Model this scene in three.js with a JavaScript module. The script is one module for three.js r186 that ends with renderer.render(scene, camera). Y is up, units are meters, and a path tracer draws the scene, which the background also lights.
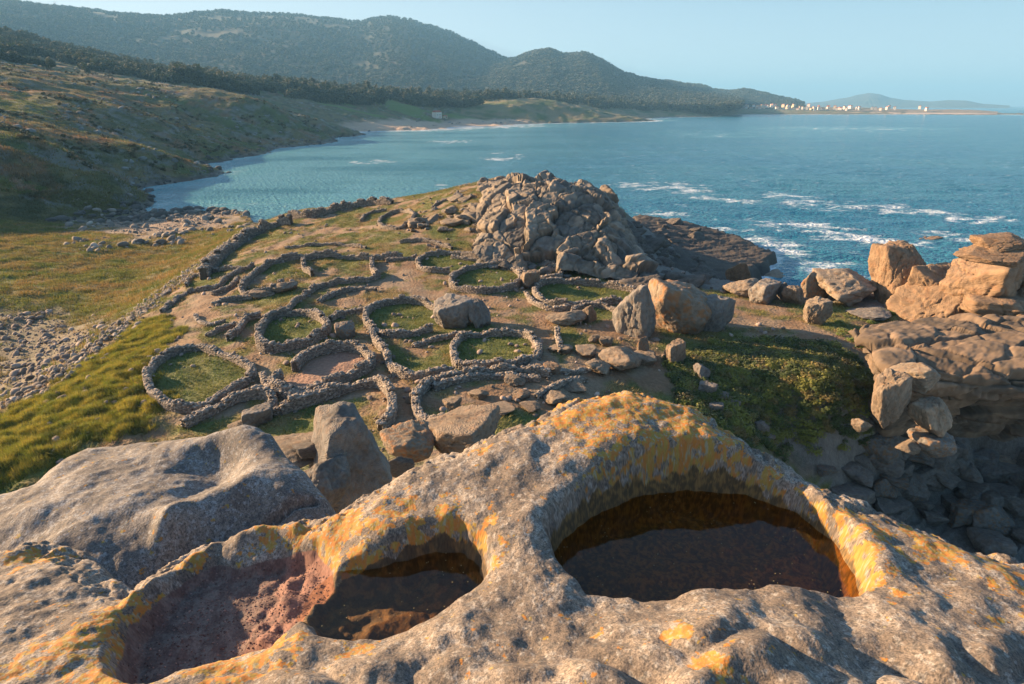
import * as THREE from 'three';
import { mergeGeometries, mergeVertices } from 'three/addons/utils/BufferGeometryUtils.js';
import { createNoise2D, createNoise3D } from 'simplex-noise';

// ---------- camera, sky, sun, exposure ----------
const EYE = 24, FOV = 60, PITCH = 21.8 * Math.PI / 180;
const scene = new THREE.Scene();
const camera = new THREE.PerspectiveCamera(FOV, 1024 / 684, 0.1, 40000);
camera.position.set(0, EYE, 0);
camera.rotation.set(-PITCH, 0, 0);
camera.updateMatrixWorld();
const renderer = new THREE.WebGLRenderer({ antialias: true });
renderer.setSize(1024, 684);
renderer.toneMapping = THREE.LinearToneMapping;
renderer.toneMappingExposure = 4.05;
renderer.shadowMap.enabled = true;

const SUN_AZ = 20 * Math.PI / 180, SUN_EL = 16 * Math.PI / 180;   // to the left, a little beyond
const sunDir = new THREE.Vector3(-Math.cos(SUN_AZ) * Math.cos(SUN_EL), Math.sin(SUN_EL), -Math.sin(SUN_AZ) * Math.cos(SUN_EL));
const sun = new THREE.DirectionalLight(new THREE.Color().setRGB(1, 0.68, 0.39), 5);
sun.position.copy(sunDir).multiplyScalar(200).add(new THREE.Vector3(0, 10, -40));
sun.target.position.set(0, 10, -40);
sun.castShadow = true; sun.shadow.radius = 1.5;
Object.assign(sun.shadow.camera, { left: -150, right: 150, top: 150, bottom: -150, near: 1, far: 600 });
sun.shadow.mapSize.set(4096, 4096);
scene.add(sun, sun.target);

const SKY_K = 0.285;
function skyTexture() {                                            // clear evening air: pale at the horizon, blue above, a wide glow round the sun
  const W = 512, H = 256, d = new Float32Array(W * H * 4), mix = (a, b, t) => a + (b - a) * t;
  for (let j = 0; j < H; j++) for (let i = 0; i < W; i++) {
    const v = (j + 0.5) / H, u = (i + 0.5) / W, el = (v - 0.5) * Math.PI, ph = (u - 0.5) * 2 * Math.PI;
    const x = Math.cos(el) * Math.cos(ph), y = Math.sin(el), z = Math.cos(el) * Math.sin(ph);
    const c = x * sunDir.x + y * sunDir.y + z * sunDir.z, e = Math.max(0, y);
    const t1 = Math.exp(-e * 11), t2 = Math.exp(-e * 4.2), gl = Math.pow(Math.max(0, 0.5 + 0.5 * c), 3), core = Math.pow(Math.max(0, c), 40);
    const o = (j * W + i) * 4, zen = [0.065, 0.21, 0.47], mid = [0.37, 0.68, 0.80], hor = [0.74, 0.77, 0.78];
    for (let k = 0; k < 3; k++) {
      let s = mix(zen[k], mid[k], t2); s = mix(s, hor[k], t1);
      s += gl * [0.86, 0.72, 0.58][k] * (0.35 + 0.65 * t2) + core * [3.0, 2.2, 1.3][k];
      d[o + k] = s * SKY_K;
    }
    d[o + 3] = 1;
  }
  const t = new THREE.DataTexture(d, W, H, THREE.RGBAFormat, THREE.FloatType);
  t.mapping = THREE.EquirectangularReflectionMapping; t.magFilter = THREE.LinearFilter; t.needsUpdate = true;
  return t;
}
scene.background = scene.environment = skyTexture();
scene.fog = new THREE.FogExp2(new THREE.Color().setRGB(0.27, 0.62, 1.0), 0.00016);

// ---------- helpers ----------
function rng(seed) { let s = seed | 0; return () => { s = (s + 0x6d2b79f5) | 0; let t = Math.imul(s ^ (s >>> 15), 1 | s); t = (t + Math.imul(t ^ (t >>> 7), 61 | t)) ^ t; return ((t ^ (t >>> 14)) >>> 0) / 4294967296; }; }
const R0 = rng(77), n2 = createNoise2D(rng(11)), n3 = createNoise3D(rng(12));
const clamp = (v, a = 0, b = 1) => Math.min(b, Math.max(a, v)), lerp = (a, b, t) => a + (b - a) * t;
const sst = (a, b, v) => { const t = clamp((v - a) / (b - a)); return t * t * (3 - 2 * t); };
const fbm = (x, y, o = 4) => { let s = 0, a = 0.5; for (let i = 0; i < o; i++) { s += a * n2(x, y); x = x * 2.03 + 17.1; y = y * 2.03 - 9.7; a *= 0.5; } return s; };
const rid = (x, y, o = 4) => { let s = 0, a = 0.5; for (let i = 0; i < o; i++) { s += a * (1 - 2 * Math.abs(n2(x, y))); x = x * 2.1 + 5.3; y = y * 2.1 + 2.7; a *= 0.5; } return s; };
const fb3 = (x, y, z, o = 3) => { let s = 0, a = 0.5; for (let i = 0; i < o; i++) { s += a * n3(x, y, z); x = x * 2.07 + 3.1; y = y * 2.07 - 1.7; z = z * 2.07 + 8.3; a *= 0.5; } return s; };
const FPX = 342 / Math.tan(FOV * Math.PI / 360), CP = Math.cos(PITCH), SP = Math.sin(PITCH);
function ray(px, py) { const a = (px - 512) / FPX, b = -(py - 342) / FPX; return [a, b * CP - SP, -(CP + b * SP)]; }          // not unit length: depth 1
function P(px, py, y) { const r = ray(px, py), t = (y - EYE) / r[1]; return [r[0] * t, r[2] * t]; }                       // where that line of sight meets the level y
function PD(px, py, D) { const r = ray(px, py), t = D / Math.hypot(r[0], r[2]); return [r[0] * t, EYE + r[1] * t, r[2] * t]; }
function ground(px, py, off = 0) {                                  // where it meets the terrain, off metres above it
  const r = ray(px, py), hl = Math.hypot(r[0], r[2]); let t0 = 5 / hl, t = t0;
  for (let i = 0; i < 900; i++) { t = t0 * 1.008; if (EYE + r[1] * t < height(r[0] * t, r[2] * t) + off) break; t0 = t; }
  let a = t0, b = t; for (let i = 0; i < 14; i++) { const m = (a + b) / 2; if (EYE + r[1] * m < height(r[0] * m, r[2] * m) + off) b = m; else a = m; }
  return new THREE.Vector3(r[0] * b, height(r[0] * b, r[2] * b), r[2] * b);
}
function solve(A, b) { const n = b.length; for (let i = 0; i < n; i++) { let p = i; for (let k = i + 1; k < n; k++) if (Math.abs(A[k][i]) > Math.abs(A[p][i])) p = k; [A[i], A[p]] = [A[p], A[i]]; [b[i], b[p]] = [b[p], b[i]]; for (let k = i + 1; k < n; k++) { const f = A[k][i] / A[i][i]; if (f) { for (let j = i; j < n; j++) A[k][j] -= f * A[i][j]; b[k] -= f * b[i]; } } } const x = new Float64Array(n); for (let i = n - 1; i >= 0; i--) { let s = b[i]; for (let j = i + 1; j < n; j++) s -= A[i][j] * x[j]; x[i] = s / A[i][i]; } return x; }
function surface(pts, eps, smooth = 0) {                              // a smooth sheet through points [u, v, height]
  const n = pts.length, e2 = eps * eps, m = pts.reduce((s, p) => s + p[2], 0) / n;
  const A = pts.map((p, i) => pts.map((q, j) => Math.sqrt((p[0] - q[0]) ** 2 + (p[1] - q[1]) ** 2 + e2) - (i === j ? smooth : 0)));
  const w = solve(A, pts.map((p) => p[2] - m)), U = Float64Array.from(pts, (p) => p[0]), V = Float64Array.from(pts, (p) => p[1]);
  return (u, v) => { let s = m; for (let i = 0; i < n; i++) { const a = u - U[i], b = v - V[i]; s += w[i] * Math.sqrt(a * a + b * b + e2); } return s; };
}
function sdPoly(poly, x, z) {                                        // signed distance, positive inside
  let d = 1e18, inside = false;
  for (let i = 0, j = poly.length - 1; i < poly.length; j = i++) {
    const [ax, az] = poly[j], [bx, bz] = poly[i], ex = bx - ax, ez = bz - az, wx = x - ax, wz = z - az, t = clamp((wx * ex + wz * ez) / (ex * ex + ez * ez + 1e-12));
    const dx = wx - ex * t, dz = wz - ez * t; d = Math.min(d, dx * dx + dz * dz);
    if ((az > z) !== (bz > z) && x < (bx - ax) * (z - az) / (bz - az) + ax) inside = !inside;
  }
  return inside ? Math.sqrt(d) : -Math.sqrt(d);
}
function dLine(line, x, z) { let d = 1e18; for (let i = 1; i < line.length; i++) { const [ax, az] = line[i - 1], [bx, bz] = line[i], ex = bx - ax, ez = bz - az, wx = x - ax, wz = z - az, t = clamp((wx * ex + wz * ez) / (ex * ex + ez * ez + 1e-12)), dx = wx - ex * t, dz = wz - ez * t; d = Math.min(d, dx * dx + dz * dz); } return Math.sqrt(d); }
const mixc = (a, b, t) => [a[0] + (b[0] - a[0]) * t, a[1] + (b[1] - a[1]) * t, a[2] + (b[2] - a[2]) * t];
const taken = {};
function numbered(name) { const k = taken[name] = (taken[name] ?? -1) + 1; return k ? name + '_' + String(k).padStart(3, '0') : name; }
function tag(o, label, category, group, kind) { o.userData.label = label; if (category) o.userData.category = category; if (group) o.userData.group = group; if (kind) o.userData.kind = kind; return o; }
function mesh(name, geo, mat, parent = scene) { const o = new THREE.Mesh(geo, mat); o.name = parent === scene ? numbered(name) : name; o.castShadow = o.receiveShadow = true; parent.add(o); return o; }
function grp(name) { const g = new THREE.Group(); g.name = numbered(name); scene.add(g); return g; }
function scatter(name, geo, mat, items, parent = scene) {            // items: [x, y, z, sx, sy, sz, rx, ry, rz, [r, g, b]]
  const o = new THREE.InstancedMesh(geo, mat, items.length), M = new THREE.Matrix4(), q = new THREE.Quaternion(), e = new THREE.Euler(), p = new THREE.Vector3(), s = new THREE.Vector3(), c = new THREE.Color();
  items.forEach((t, i) => { p.set(t[0], t[1], t[2]); s.set(t[3], t[4], t[5]); e.set(t[6], t[7], t[8]); M.compose(p, q.setFromEuler(e), s); o.setMatrixAt(i, M); if (t[9]) o.setColorAt(i, c.setRGB(...t[9])); });
  o.name = parent === scene ? numbered(name) : name; o.castShadow = o.receiveShadow = true; o.userData.kind = 'stuff'; parent.add(o); return o;
}
// tileable grey texture from a function of tile coordinates (0..1), wrapped on a torus by blending
function greyTex(n, f, srgb = false) {
  const d = new Uint8Array(n * n * 4);
  for (let j = 0; j < n; j++) for (let i = 0; i < n; i++) { const v = clamp(f(i / n, j / n, i, j)) * 255, o = (j * n + i) * 4; d[o] = d[o + 1] = d[o + 2] = v; d[o + 3] = 255; }
  const t = new THREE.DataTexture(d, n, n); t.wrapS = t.wrapT = THREE.RepeatWrapping; t.magFilter = THREE.LinearFilter; t.needsUpdate = true; if (srgb) t.colorSpace = THREE.SRGBColorSpace; return t;
}
function tiled(f) { return (u, v) => { const a = f(u, v), b = f(u - 1, v), c = f(u, v - 1), d = f(u - 1, v - 1), wu = sst(0.7, 1, u), wv = sst(0.7, 1, v); return lerp(lerp(a, b, wu), lerp(c, d, wu), wv); }; }
const rep = (t, x, y = x) => { const c = t.clone(); c.repeat.set(x, y); c.needsUpdate = true; return c; };
const grainTex = greyTex(512, tiled((u, v) => 0.5 + 0.42 * fbm(u * 40, v * 40, 4) + 0.2 * fbm(u * 9, v * 9, 3)));
const bumpTex = greyTex(1024, tiled((u, v) => 0.5 + 0.5 * fbm(u * 14, v * 14, 6)));
const detailTex = greyTex(1024, tiled((u, v) => clamp(0.80 + 0.30 * fbm(u * 60, v * 60, 3) + 0.24 * fbm(u * 16 + 40, v * 16, 4))));
// ---------- the land: one height function from the rock underfoot to the far shore ----------
const TP = [];
const addP = (px, py, y) => { const [x, z] = P(px, py, y); TP.push([Math.atan2(x, -z), Math.log(Math.hypot(x, z)), y]); };
const addD = (px, py, D) => { const [x, y, z] = PD(px, py, D); TP.push([Math.atan2(x, -z), Math.log(D), y]); };
const addA = (az, D, y) => TP.push([az * Math.PI / 180, Math.log(D), y]);
// the hill that carries the rock
for (const [az, ...l] of [[0, 3, 20.6, 5, 19.0, 8.5, 17.3, 13, 14.6, 18, 12.2, 24, 10.6], [-25, 3, 20.4, 5, 18.8, 9, 16.2, 14, 13.2, 19, 11], [-48, 3, 20, 5, 17.5, 10, 14, 16, 11, 24, 9.5], [20, 3, 20.4, 5, 17.6, 9, 13.5, 14, 9.6, 20, 8], [40, 3, 20, 5, 16, 9, 11, 14, 6.5, 20, 3.2], [58, 3, 19, 6, 14, 12, 7, 18, 3, 30, 3, 50, 6]]) for (let i = 0; i < l.length; i += 2) addA(az, l[i], l[i + 1]);
// the settlement's plateau
for (const [a, b, y] of [[200, 380, 10], [280, 330, 10], [330, 370, 10.2], [400, 320, 10], [490, 350, 10.2], [560, 330, 10.2], [480, 280, 10], [590, 290, 9.8], [300, 270, 9.5], [370, 262, 9.8], [250, 250, 8.9], [210, 300, 9], [395, 218, 10.6], [430, 240, 11], [320, 235, 9.5], [300, 209, 9.2], [345, 205, 9.8], [390, 199, 10.6], [440, 191, 12.4], [650, 330, 10], [700, 345, 9.6], [760, 312, 9.5], [720, 302, 9.5], [640, 290, 9.8], [840, 325, 9.5], [880, 365, 9], [550, 375, 10.5], [440, 390, 10.6],
  [450, 250, 10.6], [420, 200, 12], [460, 210, 12.8], [475, 188, 14.2], [515, 176, 14.6], [560, 182, 14.4], [600, 192, 13.4], [500, 240, 11.4], [520, 268, 10.2], [570, 264, 10.4], [610, 268, 9.8], [545, 225, 12.2], [590, 235, 11],
  // bank and rampart on the seaward left
  [60, 420, 10], [100, 380, 9.9], [150, 345, 9.2], [20, 450, 10.4], [120, 420, 10.3], [5, 425, 9.4], [330, 211, 9], [270, 228, 8.6], [200, 278, 8.2], [142, 316, 8.2], [100, 350, 8.4], [45, 395, 8.8],
  // low isthmus
  [245, 217, 1.6], [225, 228, 2.2], [180, 255, 2.6], [140, 285, 3.0], [100, 312, 3.5], [60, 345, 4.0], [15, 372, 4.4], [-60, 420, 5], [-80, 330, 4], [180, 220, 1.8], [100, 250, 3], [40, 290, 3.6], [60, 210, 3], [0, 215, 4], [0, 250, 3.8], [130, 205, 1.0], [90, 195, 2], [190, 214, 0.5], [-120, 260, 5],
  // shore of the bay (level 0) and its bed
  [140, 188, 0.1], [150, 201, 0.1], [190, 209.5, 0], [238, 211, 0], [200, 166, 0], [270, 150, 0], [330, 138, 0], [352, 131.5, 0.3], [240, 190, -4], [190, 190, -2], [300, 175, -5], [300, 195, -5], [260, 165, -3], [350, 150, -4], [420, 150, -5],
  // gully and scrub bowl on the right
  [690, 375, 9.4], [700, 405, 8.8], [750, 430, 7.8], [790, 385, 9.2], [770, 350, 9.5], [820, 345, 9.6], [830, 400, 8.9], [845, 375, 9.3], [800, 450, 6.2], [850, 440, 6.6], [880, 405, 8.2], [900, 480, 3.4], [860, 480, 4.4], [960, 470, 2.2], [1000, 520, 2], [950, 425, 2.2], [1010, 430, 2.2], [930, 392, 5], [940, 372, 8.6], [1000, 385, 5.5], [1000, 360, 8.8], [950, 330, 9.6], [1010, 320, 10], [920, 300, 9.8], [1100, 330, 10], [1150, 420, 4], [1000, 285, 10.5],
  // low rock shelf by the sea
  [640, 216, 3.2], [690, 224, 2.4], [740, 240, 1.8], [768, 252, 1.2], [660, 245, 3.2], [720, 262, 2.4], [690, 280, 4]]) addP(a, b, y);
// far side of the bay
for (const [a, b, D] of [[0, 150, 180], [0, 130, 230], [60, 150, 200], [60, 130, 265], [100, 165, 190], [-80, 130, 200], [-80, 80, 380], [150, 132, 330], [150, 150, 255], [230, 132, 420], [230, 122, 440], [300, 126, 540], [335, 125, 625], [0, 110, 300], [0, 80, 410], [100, 105, 360], [60, 82, 450], [150, 92, 480], [200, 100, 470], [260, 100, 500], [300, 106, 540], [200, 90, 520],
  [0, 62, 560], [0, 38, 950], [0, 34, 1250], [100, 77, 600], [100, 60, 950], [100, 58, 1250], [200, 88, 650], [200, 79, 950], [200, 79, 1250], [300, 100, 750], [300, 91, 1050], [300, 90, 1300], [-100, 40, 700], [-100, 15, 1100],
  [345, 116, 690], [380, 110, 790], [380, 120, 720], [400, 105, 850], [400, 100, 1100], [430, 122, 812], [430, 113, 850], [430, 106, 900], [490, 120, 870], [480, 106, 960], [480, 101, 1180], [520, 104, 960], [545, 101, 1010], [540, 112, 960], [500, 116, 905], [580, 106, 1030], [620, 115, 1110], [600, 112, 1060],
  [560, 102, 1250], [620, 105, 1400], [660, 108, 1500], [700, 112, 1650], [640, 111, 1420], [520, 100, 1300], [690, 110, 1800], [600, 102, 1700], [500, 99, 1700], [400, 98, 1700], [720, 108, 2050], [740, 109, 2250], [800, 110, 2250], [700, 107, 2250]]) addD(a, b, D);
for (const [a, b] of [[380, 131], [430, 129.5], [500, 126], [560, 123], [622, 119.5], [660, 117.5], [712, 115.5]]) addP(a, b, 0);
for (const [a, b] of [[380, 137], [430, 135], [500, 132], [560, 129], [622, 124.5], [660, 121], [712, 118.5], [740, 116], [800, 116], [780, 130], [700, 140], [900, 130]]) addP(a, b, -3);
const base = surface(TP, 0.03, 0.004);
// edge of the sea cliffs round the settlement, at the height of its brow
const COAST = [[236, 205, 0], [262, 214, 8], [300, 206, 9], [340, 201, 9.8], [390, 196, 10.5], [440, 187.5, 12.4], [478, 179, 14.6], [515, 172, 15.6], [560, 178, 15.8], [606, 186, 15], [622, 203, 10], [640, 213, 3], [690, 222, 2.2], [740, 238, 1.6], [772, 252, 1.2], [758, 265, 1.6], [735, 276, 3], [732, 286, 7], [800, 281, 9], [870, 276, 9], [940, 268, 10], [1040, 262, 10]].map(([a, b, y]) => P(a, b, y));
const bayOut = P(236, 205, 0), bl = Math.hypot(...bayOut);
const coastPoly = [[-40, 60], [-400, 0], [-3000, -300], [-3000, -3000], [bayOut[0] / bl * 3000, bayOut[1] / bl * 3000], ...COAST, [90, -45], [100, 0], [60, 60]];
function height(x, z) {
  const D = Math.max(2.5, Math.hypot(x, z)), az = Math.atan2(x, -z);
  let h = base(az, Math.log(D));
  if (D < 170 && az > -0.52) {                                        // sea cliffs: steep broken rock under the brow
    const s = sdPoly(coastPoly, x + 1.2 * fbm(x * 0.16, z * 0.16, 3), z + 1.2 * fbm(x * 0.16 + 9, z * 0.16, 3));
    if (s < 0) h = Math.min(h, 20) + s * (1.5 + 0.5 * n2(x * 0.2, z * 0.2)) - sst(0, -6, s) * 1.2;
    if (s < -25) h = Math.min(h, -4);
  }
  const far = sst(150, 400, D), rough = 0.10 + far * 1.5;
  h += rough * fbm(x / (3 + far * 25), z / (3 + far * 25), 4);
  if (az < -0.25 && D < 170 && D > 28) h += 0.25 * sst(28, 50, D) * fbm(x * 0.22, z * 0.22, 3);   // tussocks of the isthmus
  if (az < -0.55 && D < 52 && D > 17 && h > 7) h += 0.35 * sst(-0.55, -0.62, az) * Math.max(-0.3, fbm(x * 0.65, z * 0.65, 3));
  if (far > 0.2 && h > 1) h += far * 2.2 * Math.max(0, rid(x / 90, z / 90, 4));
  if (D > 18 && D < 130 && az > 0.12) {                               // ledges of the low shelf and the gully walls
    const r = Math.max(sst(6.5, 3, h), D > 52 ? sst(11, 8, h) : 0); if (r > 0) h += r * (0.35 * rid(x * 0.25 + z * 0.35, z * 0.1, 3) + 0.12 * rid(x * 0.9, z * 0.9, 3));
  }
  return Math.max(-5, h);
}
const polyPx = (l) => l.map(([a, b]) => { const g = ground(a, b); return [g.x, g.z]; });
const ZONE = {
  sand: polyPx([[62, 192], [140, 187], [152, 201], [190, 210], [238, 212.5], [232, 220], [190, 232], [140, 238], [95, 228], [60, 208]]),
  stones: polyPx([[-30, 312], [50, 308], [100, 325], [128, 318], [112, 338], [60, 378], [10, 404], [-40, 430]]),
  bank: polyPx([[-30, 440], [20, 405], [140, 322], [160, 318], [175, 335], [158, 352], [140, 372], [150, 400], [165, 412], [130, 432], [60, 450], [-20, 500]]),
  scrub: polyPx([[672, 356], [720, 345], [780, 340], [820, 345], [850, 358], [876, 382], [880, 410], [868, 425], [850, 445], [800, 455], [740, 440], [700, 420], [670, 390]]),
  gully: polyPx([[800, 452], [850, 440], [872, 425], [882, 400], [930, 385], [1030, 380], [1150, 420], [1150, 700], [900, 540], [840, 500]]),
  bowl: polyPx([[190, 262], [275, 222], [300, 222], [270, 250], [240, 268]]),
};
const DIRT = [[2.2, [[150, 415], [172, 405], [168, 335], [188, 318], [206, 300], [214, 292]]], [1.5, [[405, 285], [430, 296], [490, 304], [560, 300], [598, 306]]], [1.6, [[600, 330], [650, 322], [700, 322], [745, 322], [790, 325], [830, 338], [860, 354], [885, 376]]], [1.6, [[700, 322], [690, 308], [720, 300], [760, 305]]], [1.3, [[255, 385], [262, 362], [268, 350], [300, 345]]], [1.3, [[402, 425], [400, 395], [388, 365], [372, 330]]], [1.2, [[272, 250], [300, 236], [330, 229], [372, 226], [392, 227]]], [1.8, [[420, 262], [405, 275], [385, 285], [350, 292]]], [1.3, [[120, 432], [190, 414], [230, 408]]], [1.0, [[545, 320], [540, 350], [548, 372], [620, 372]]], [2, [[500, 395], [560, 385], [600, 360], [640, 355]]]].map(([w, l]) => [w, polyPx(l)]);
const C = { dirt: [0.235, 0.14, 0.078], dirt2: [0.27, 0.19, 0.125], dry: [0.20, 0.15, 0.048], green: [0.085, 0.115, 0.022], olive: [0.125, 0.135, 0.026], rock: [0.20, 0.175, 0.15], dark: [0.075, 0.06, 0.05], sand: [0.40, 0.27, 0.175], moor: [0.11, 0.105, 0.032], moor2: [0.18, 0.145, 0.058], fern: [0.19, 0.115, 0.05], wet: [0.055, 0.045, 0.04] };
const BEACH2 = polyPx([[362, 131], [430, 129], [505, 125.5], [520, 122], [470, 122], [420, 123], [380, 125]].map(([a, b]) => [a, b - 0.4]));
const greenSpots = [], redSpots = [];                                  // ring floors, filled by the walls below
function cover(x, z, h, slope) {
  const D = Math.hypot(x, z), az = Math.atan2(x, -z), a = fbm(x * 0.11, z * 0.11, 4), b = fbm(x * 0.45 + 7, z * 0.45, 4), c2 = n2(x * 1.7, z * 1.7);
  if (D > 170 || (az < -0.3 && h < 6.5 && D > 150)) {                 // far shore
    const fine = fbm(x / 7, z / 7, 4);
    let c = mixc(C.moor, C.moor2, sst(-0.25, 0.35, fbm(x / 60, z / 60, 4) + 0.7 * fine));
    c = mixc(c, C.green, 0.75 * sst(0.0, 0.3, fbm(x / 85 + 3, z / 85, 4) + 0.4 * fine));
    c = mixc(c, C.fern, sst(0.05, 0.35, fbm(x / 40 + 30, z / 40, 4) - 0.5 * fine)); c = mixc(c, [0.045, 0.055, 0.02], 0.6 * sst(0.1, 0.3, fbm(x / 12 + 60, z / 18, 4)));
    c = mixc(c, [0.24, 0.225, 0.21], 0.6 * sst(0.40, 0.56, rid(x / 22, z / 22, 4) * 0.6 + 0.45 * slope + 0.25 * fbm(x / 130, z / 130 + 9, 3)));
    if (D > 740 && az < 0.05 && az > -0.35) c = mixc(c, [0.13, 0.19, 0.03], sst(-0.1, 0.2, fbm(x / 120 + 5, z / 60, 3)));
    if (D > 880 && az > -0.08) c = mixc(c, mixc([0.26, 0.19, 0.09], C.green, sst(-0.1, 0.3, fbm(x / 45, z / 45, 3))), 0.8);
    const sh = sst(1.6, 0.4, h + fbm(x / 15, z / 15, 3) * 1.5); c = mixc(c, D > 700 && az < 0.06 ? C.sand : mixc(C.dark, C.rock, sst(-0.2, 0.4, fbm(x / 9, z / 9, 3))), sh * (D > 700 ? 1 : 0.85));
    const s2 = sdPoly(BEACH2, x, z); if (s2 > -40) c = mixc(c, [0.55, 0.39, 0.27], sst(-30, -8, s2 + 8 * fbm(x / 20, z / 20, 2)));
    return c;
  }
  let c;
  if (az < -0.25 && h < 6.6 && D > 33 && sdPoly(coastPoly, x, z) > -3) {   // isthmus
    c = mixc(C.olive, C.dry, sst(-0.3, 0.35, a + 0.5 * b));
    c = mixc(c, [0.24, 0.17, 0.07], 0.55 * sst(0.05, 0.45, fbm(x * 0.06 + 31, z * 0.12, 4)));
    c = mixc(c, C.green, sst(0.22, 0.42, fbm(x * 0.09, z * 0.2 + 60, 3)));
    c = mixc(c, C.moor, 0.8 * sst(0.1, 0.4, fbm(x * 0.05 + 11, z * 0.3, 4)) * sst(70, 120, D));
    const sS = sdPoly(ZONE.stones, x, z); c = mixc(c, mixc([0.12, 0.098, 0.07], [0.20, 0.16, 0.115], c2 * 0.5 + 0.5), sst(-2.5, 2, sS + 5 * b) * 0.8);
    const sB = sdPoly(ZONE.sand, x, z); c = mixc(c, mixc(C.sand, C.rock, sst(-0.1, 0.5, b + 0.4 * a)), sst(-6, 4, sB + 9 * a));
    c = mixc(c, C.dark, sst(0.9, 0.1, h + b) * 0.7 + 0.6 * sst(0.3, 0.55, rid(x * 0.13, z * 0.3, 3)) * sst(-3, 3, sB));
  } else {
    c = mixc(C.dirt, C.dirt2, sst(-0.3, 0.4, b));
    c = mixc(c, C.dry, 0.9 * sst(-0.15, 0.25, a + 0.35 * b));
    c = mixc(c, C.olive, 0.9 * sst(-0.05, 0.3, fbm(x * 0.17 + 40, z * 0.17, 4)));
    c = mixc(c, C.green, 0.85 * sst(0.02, 0.35, fbm(x * 0.3 + 70, z * 0.3, 4)));
    for (const [w, l] of DIRT) { const d = dLine(l, x, z); if (d < w * 1.6) c = mixc(c, mixc(C.dirt, C.dirt2, sst(-0.3, 0.4, b + a)), 0.95 * sst(w * 1.15, w * 0.55, d + 0.7 * w * b)); }
    let gs = 0; for (const [poly, cx, cz, r] of greenSpots) if ((x - cx) ** 2 + (z - cz) ** 2 < r * r) gs = Math.max(gs, sst(-0.5, 0.5, sdPoly(poly, x, z) + 0.6 * b));
    c = mixc(c, mixc(C.green, C.olive, sst(-0.2, 0.3, b)), gs * 0.95);
    for (const [poly, cx, cz, r] of redSpots) if ((x - cx) ** 2 + (z - cz) ** 2 < r * r) c = mixc(c, [0.33, 0.19, 0.135], 0.9 * sst(-0.2, 0.5, sdPoly(poly, x, z) + 0.3 * b));
    const sk = sdPoly(ZONE.bank, x, z); c = mixc(c, mixc([0.15, 0.145, 0.025], C.olive, sst(-0.3, 0.3, b)), sst(-1.5, 1.5, sk + 1.5 * b));
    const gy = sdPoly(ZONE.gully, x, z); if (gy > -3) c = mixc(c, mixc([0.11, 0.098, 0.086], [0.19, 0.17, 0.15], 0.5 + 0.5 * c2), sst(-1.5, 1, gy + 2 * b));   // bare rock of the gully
    if (D < 24) c = mixc(c, mixc(C.dirt, C.rock, 0.6 + 0.4 * b), 0.6 * sst(24, 16, D));
    const sc = sdPoly(ZONE.scrub, x, z); c = mixc(c, [0.055, 0.065, 0.02], 0.85 * sst(-1, 1.5, sc + b));
  }
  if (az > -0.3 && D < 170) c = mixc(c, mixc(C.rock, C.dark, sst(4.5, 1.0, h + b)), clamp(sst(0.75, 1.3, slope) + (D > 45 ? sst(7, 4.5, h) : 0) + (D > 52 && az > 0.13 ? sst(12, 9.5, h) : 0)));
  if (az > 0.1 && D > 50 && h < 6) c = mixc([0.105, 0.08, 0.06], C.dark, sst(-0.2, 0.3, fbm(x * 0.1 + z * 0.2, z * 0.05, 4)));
  return c;
}
function buildLand() {
  const A0 = -1.08, A1 = 1.08, NA = 800, D0 = 3.2, D1 = 2300, NR = 830, W = NA + 1;
  const pos = new Float32Array(W * (NR + 1) * 3), col = new Float32Array(W * (NR + 1) * 3), uv = new Float32Array(W * (NR + 1) * 2);
  for (let j = 0; j <= NR; j++) { const D = D0 * Math.pow(D1 / D0, j / NR); for (let i = 0; i <= NA; i++) { const a = A0 + (A1 - A0) * i / NA, x = D * Math.sin(a), z = -D * Math.cos(a), k = j * W + i; pos[k * 3] = x; pos[k * 3 + 1] = height(x, z); pos[k * 3 + 2] = z; uv[k * 2] = x; uv[k * 2 + 1] = z; } }
  const idx = []; const y = (k) => pos[k * 3 + 1];
  for (let j = 0; j < NR; j++) for (let i = 0; i < NA; i++) { const a = j * W + i, b = a + 1, c = a + W, d = c + 1; if (Math.max(y(a), y(b), y(c), y(d)) < -1.5) continue; idx.push(a, b, d, a, d, c); }
  const g = new THREE.BufferGeometry(); g.setAttribute('position', new THREE.BufferAttribute(pos, 3)); g.setAttribute('uv', new THREE.BufferAttribute(uv, 2)); g.setIndex(idx); g.computeVertexNormals();
  const nor = g.attributes.normal.array;
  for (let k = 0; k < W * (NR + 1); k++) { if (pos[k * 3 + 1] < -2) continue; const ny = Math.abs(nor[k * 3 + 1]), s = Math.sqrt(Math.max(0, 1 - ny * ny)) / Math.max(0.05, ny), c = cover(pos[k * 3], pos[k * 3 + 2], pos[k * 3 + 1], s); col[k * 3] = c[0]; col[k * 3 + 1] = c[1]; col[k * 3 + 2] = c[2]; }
  g.setAttribute('color', new THREE.BufferAttribute(col, 3));
  const m = new THREE.MeshStandardMaterial({ vertexColors: true, roughness: 0.95, map: rep(detailTex, 1 / 6), bumpMap: rep(bumpTex, 1 / 5), bumpScale: 0.07 });
  const o = mesh('terrain', g, m); return tag(o, 'headland, isthmus and far shore of the bay', 'terrain', null, 'structure');
}
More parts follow.
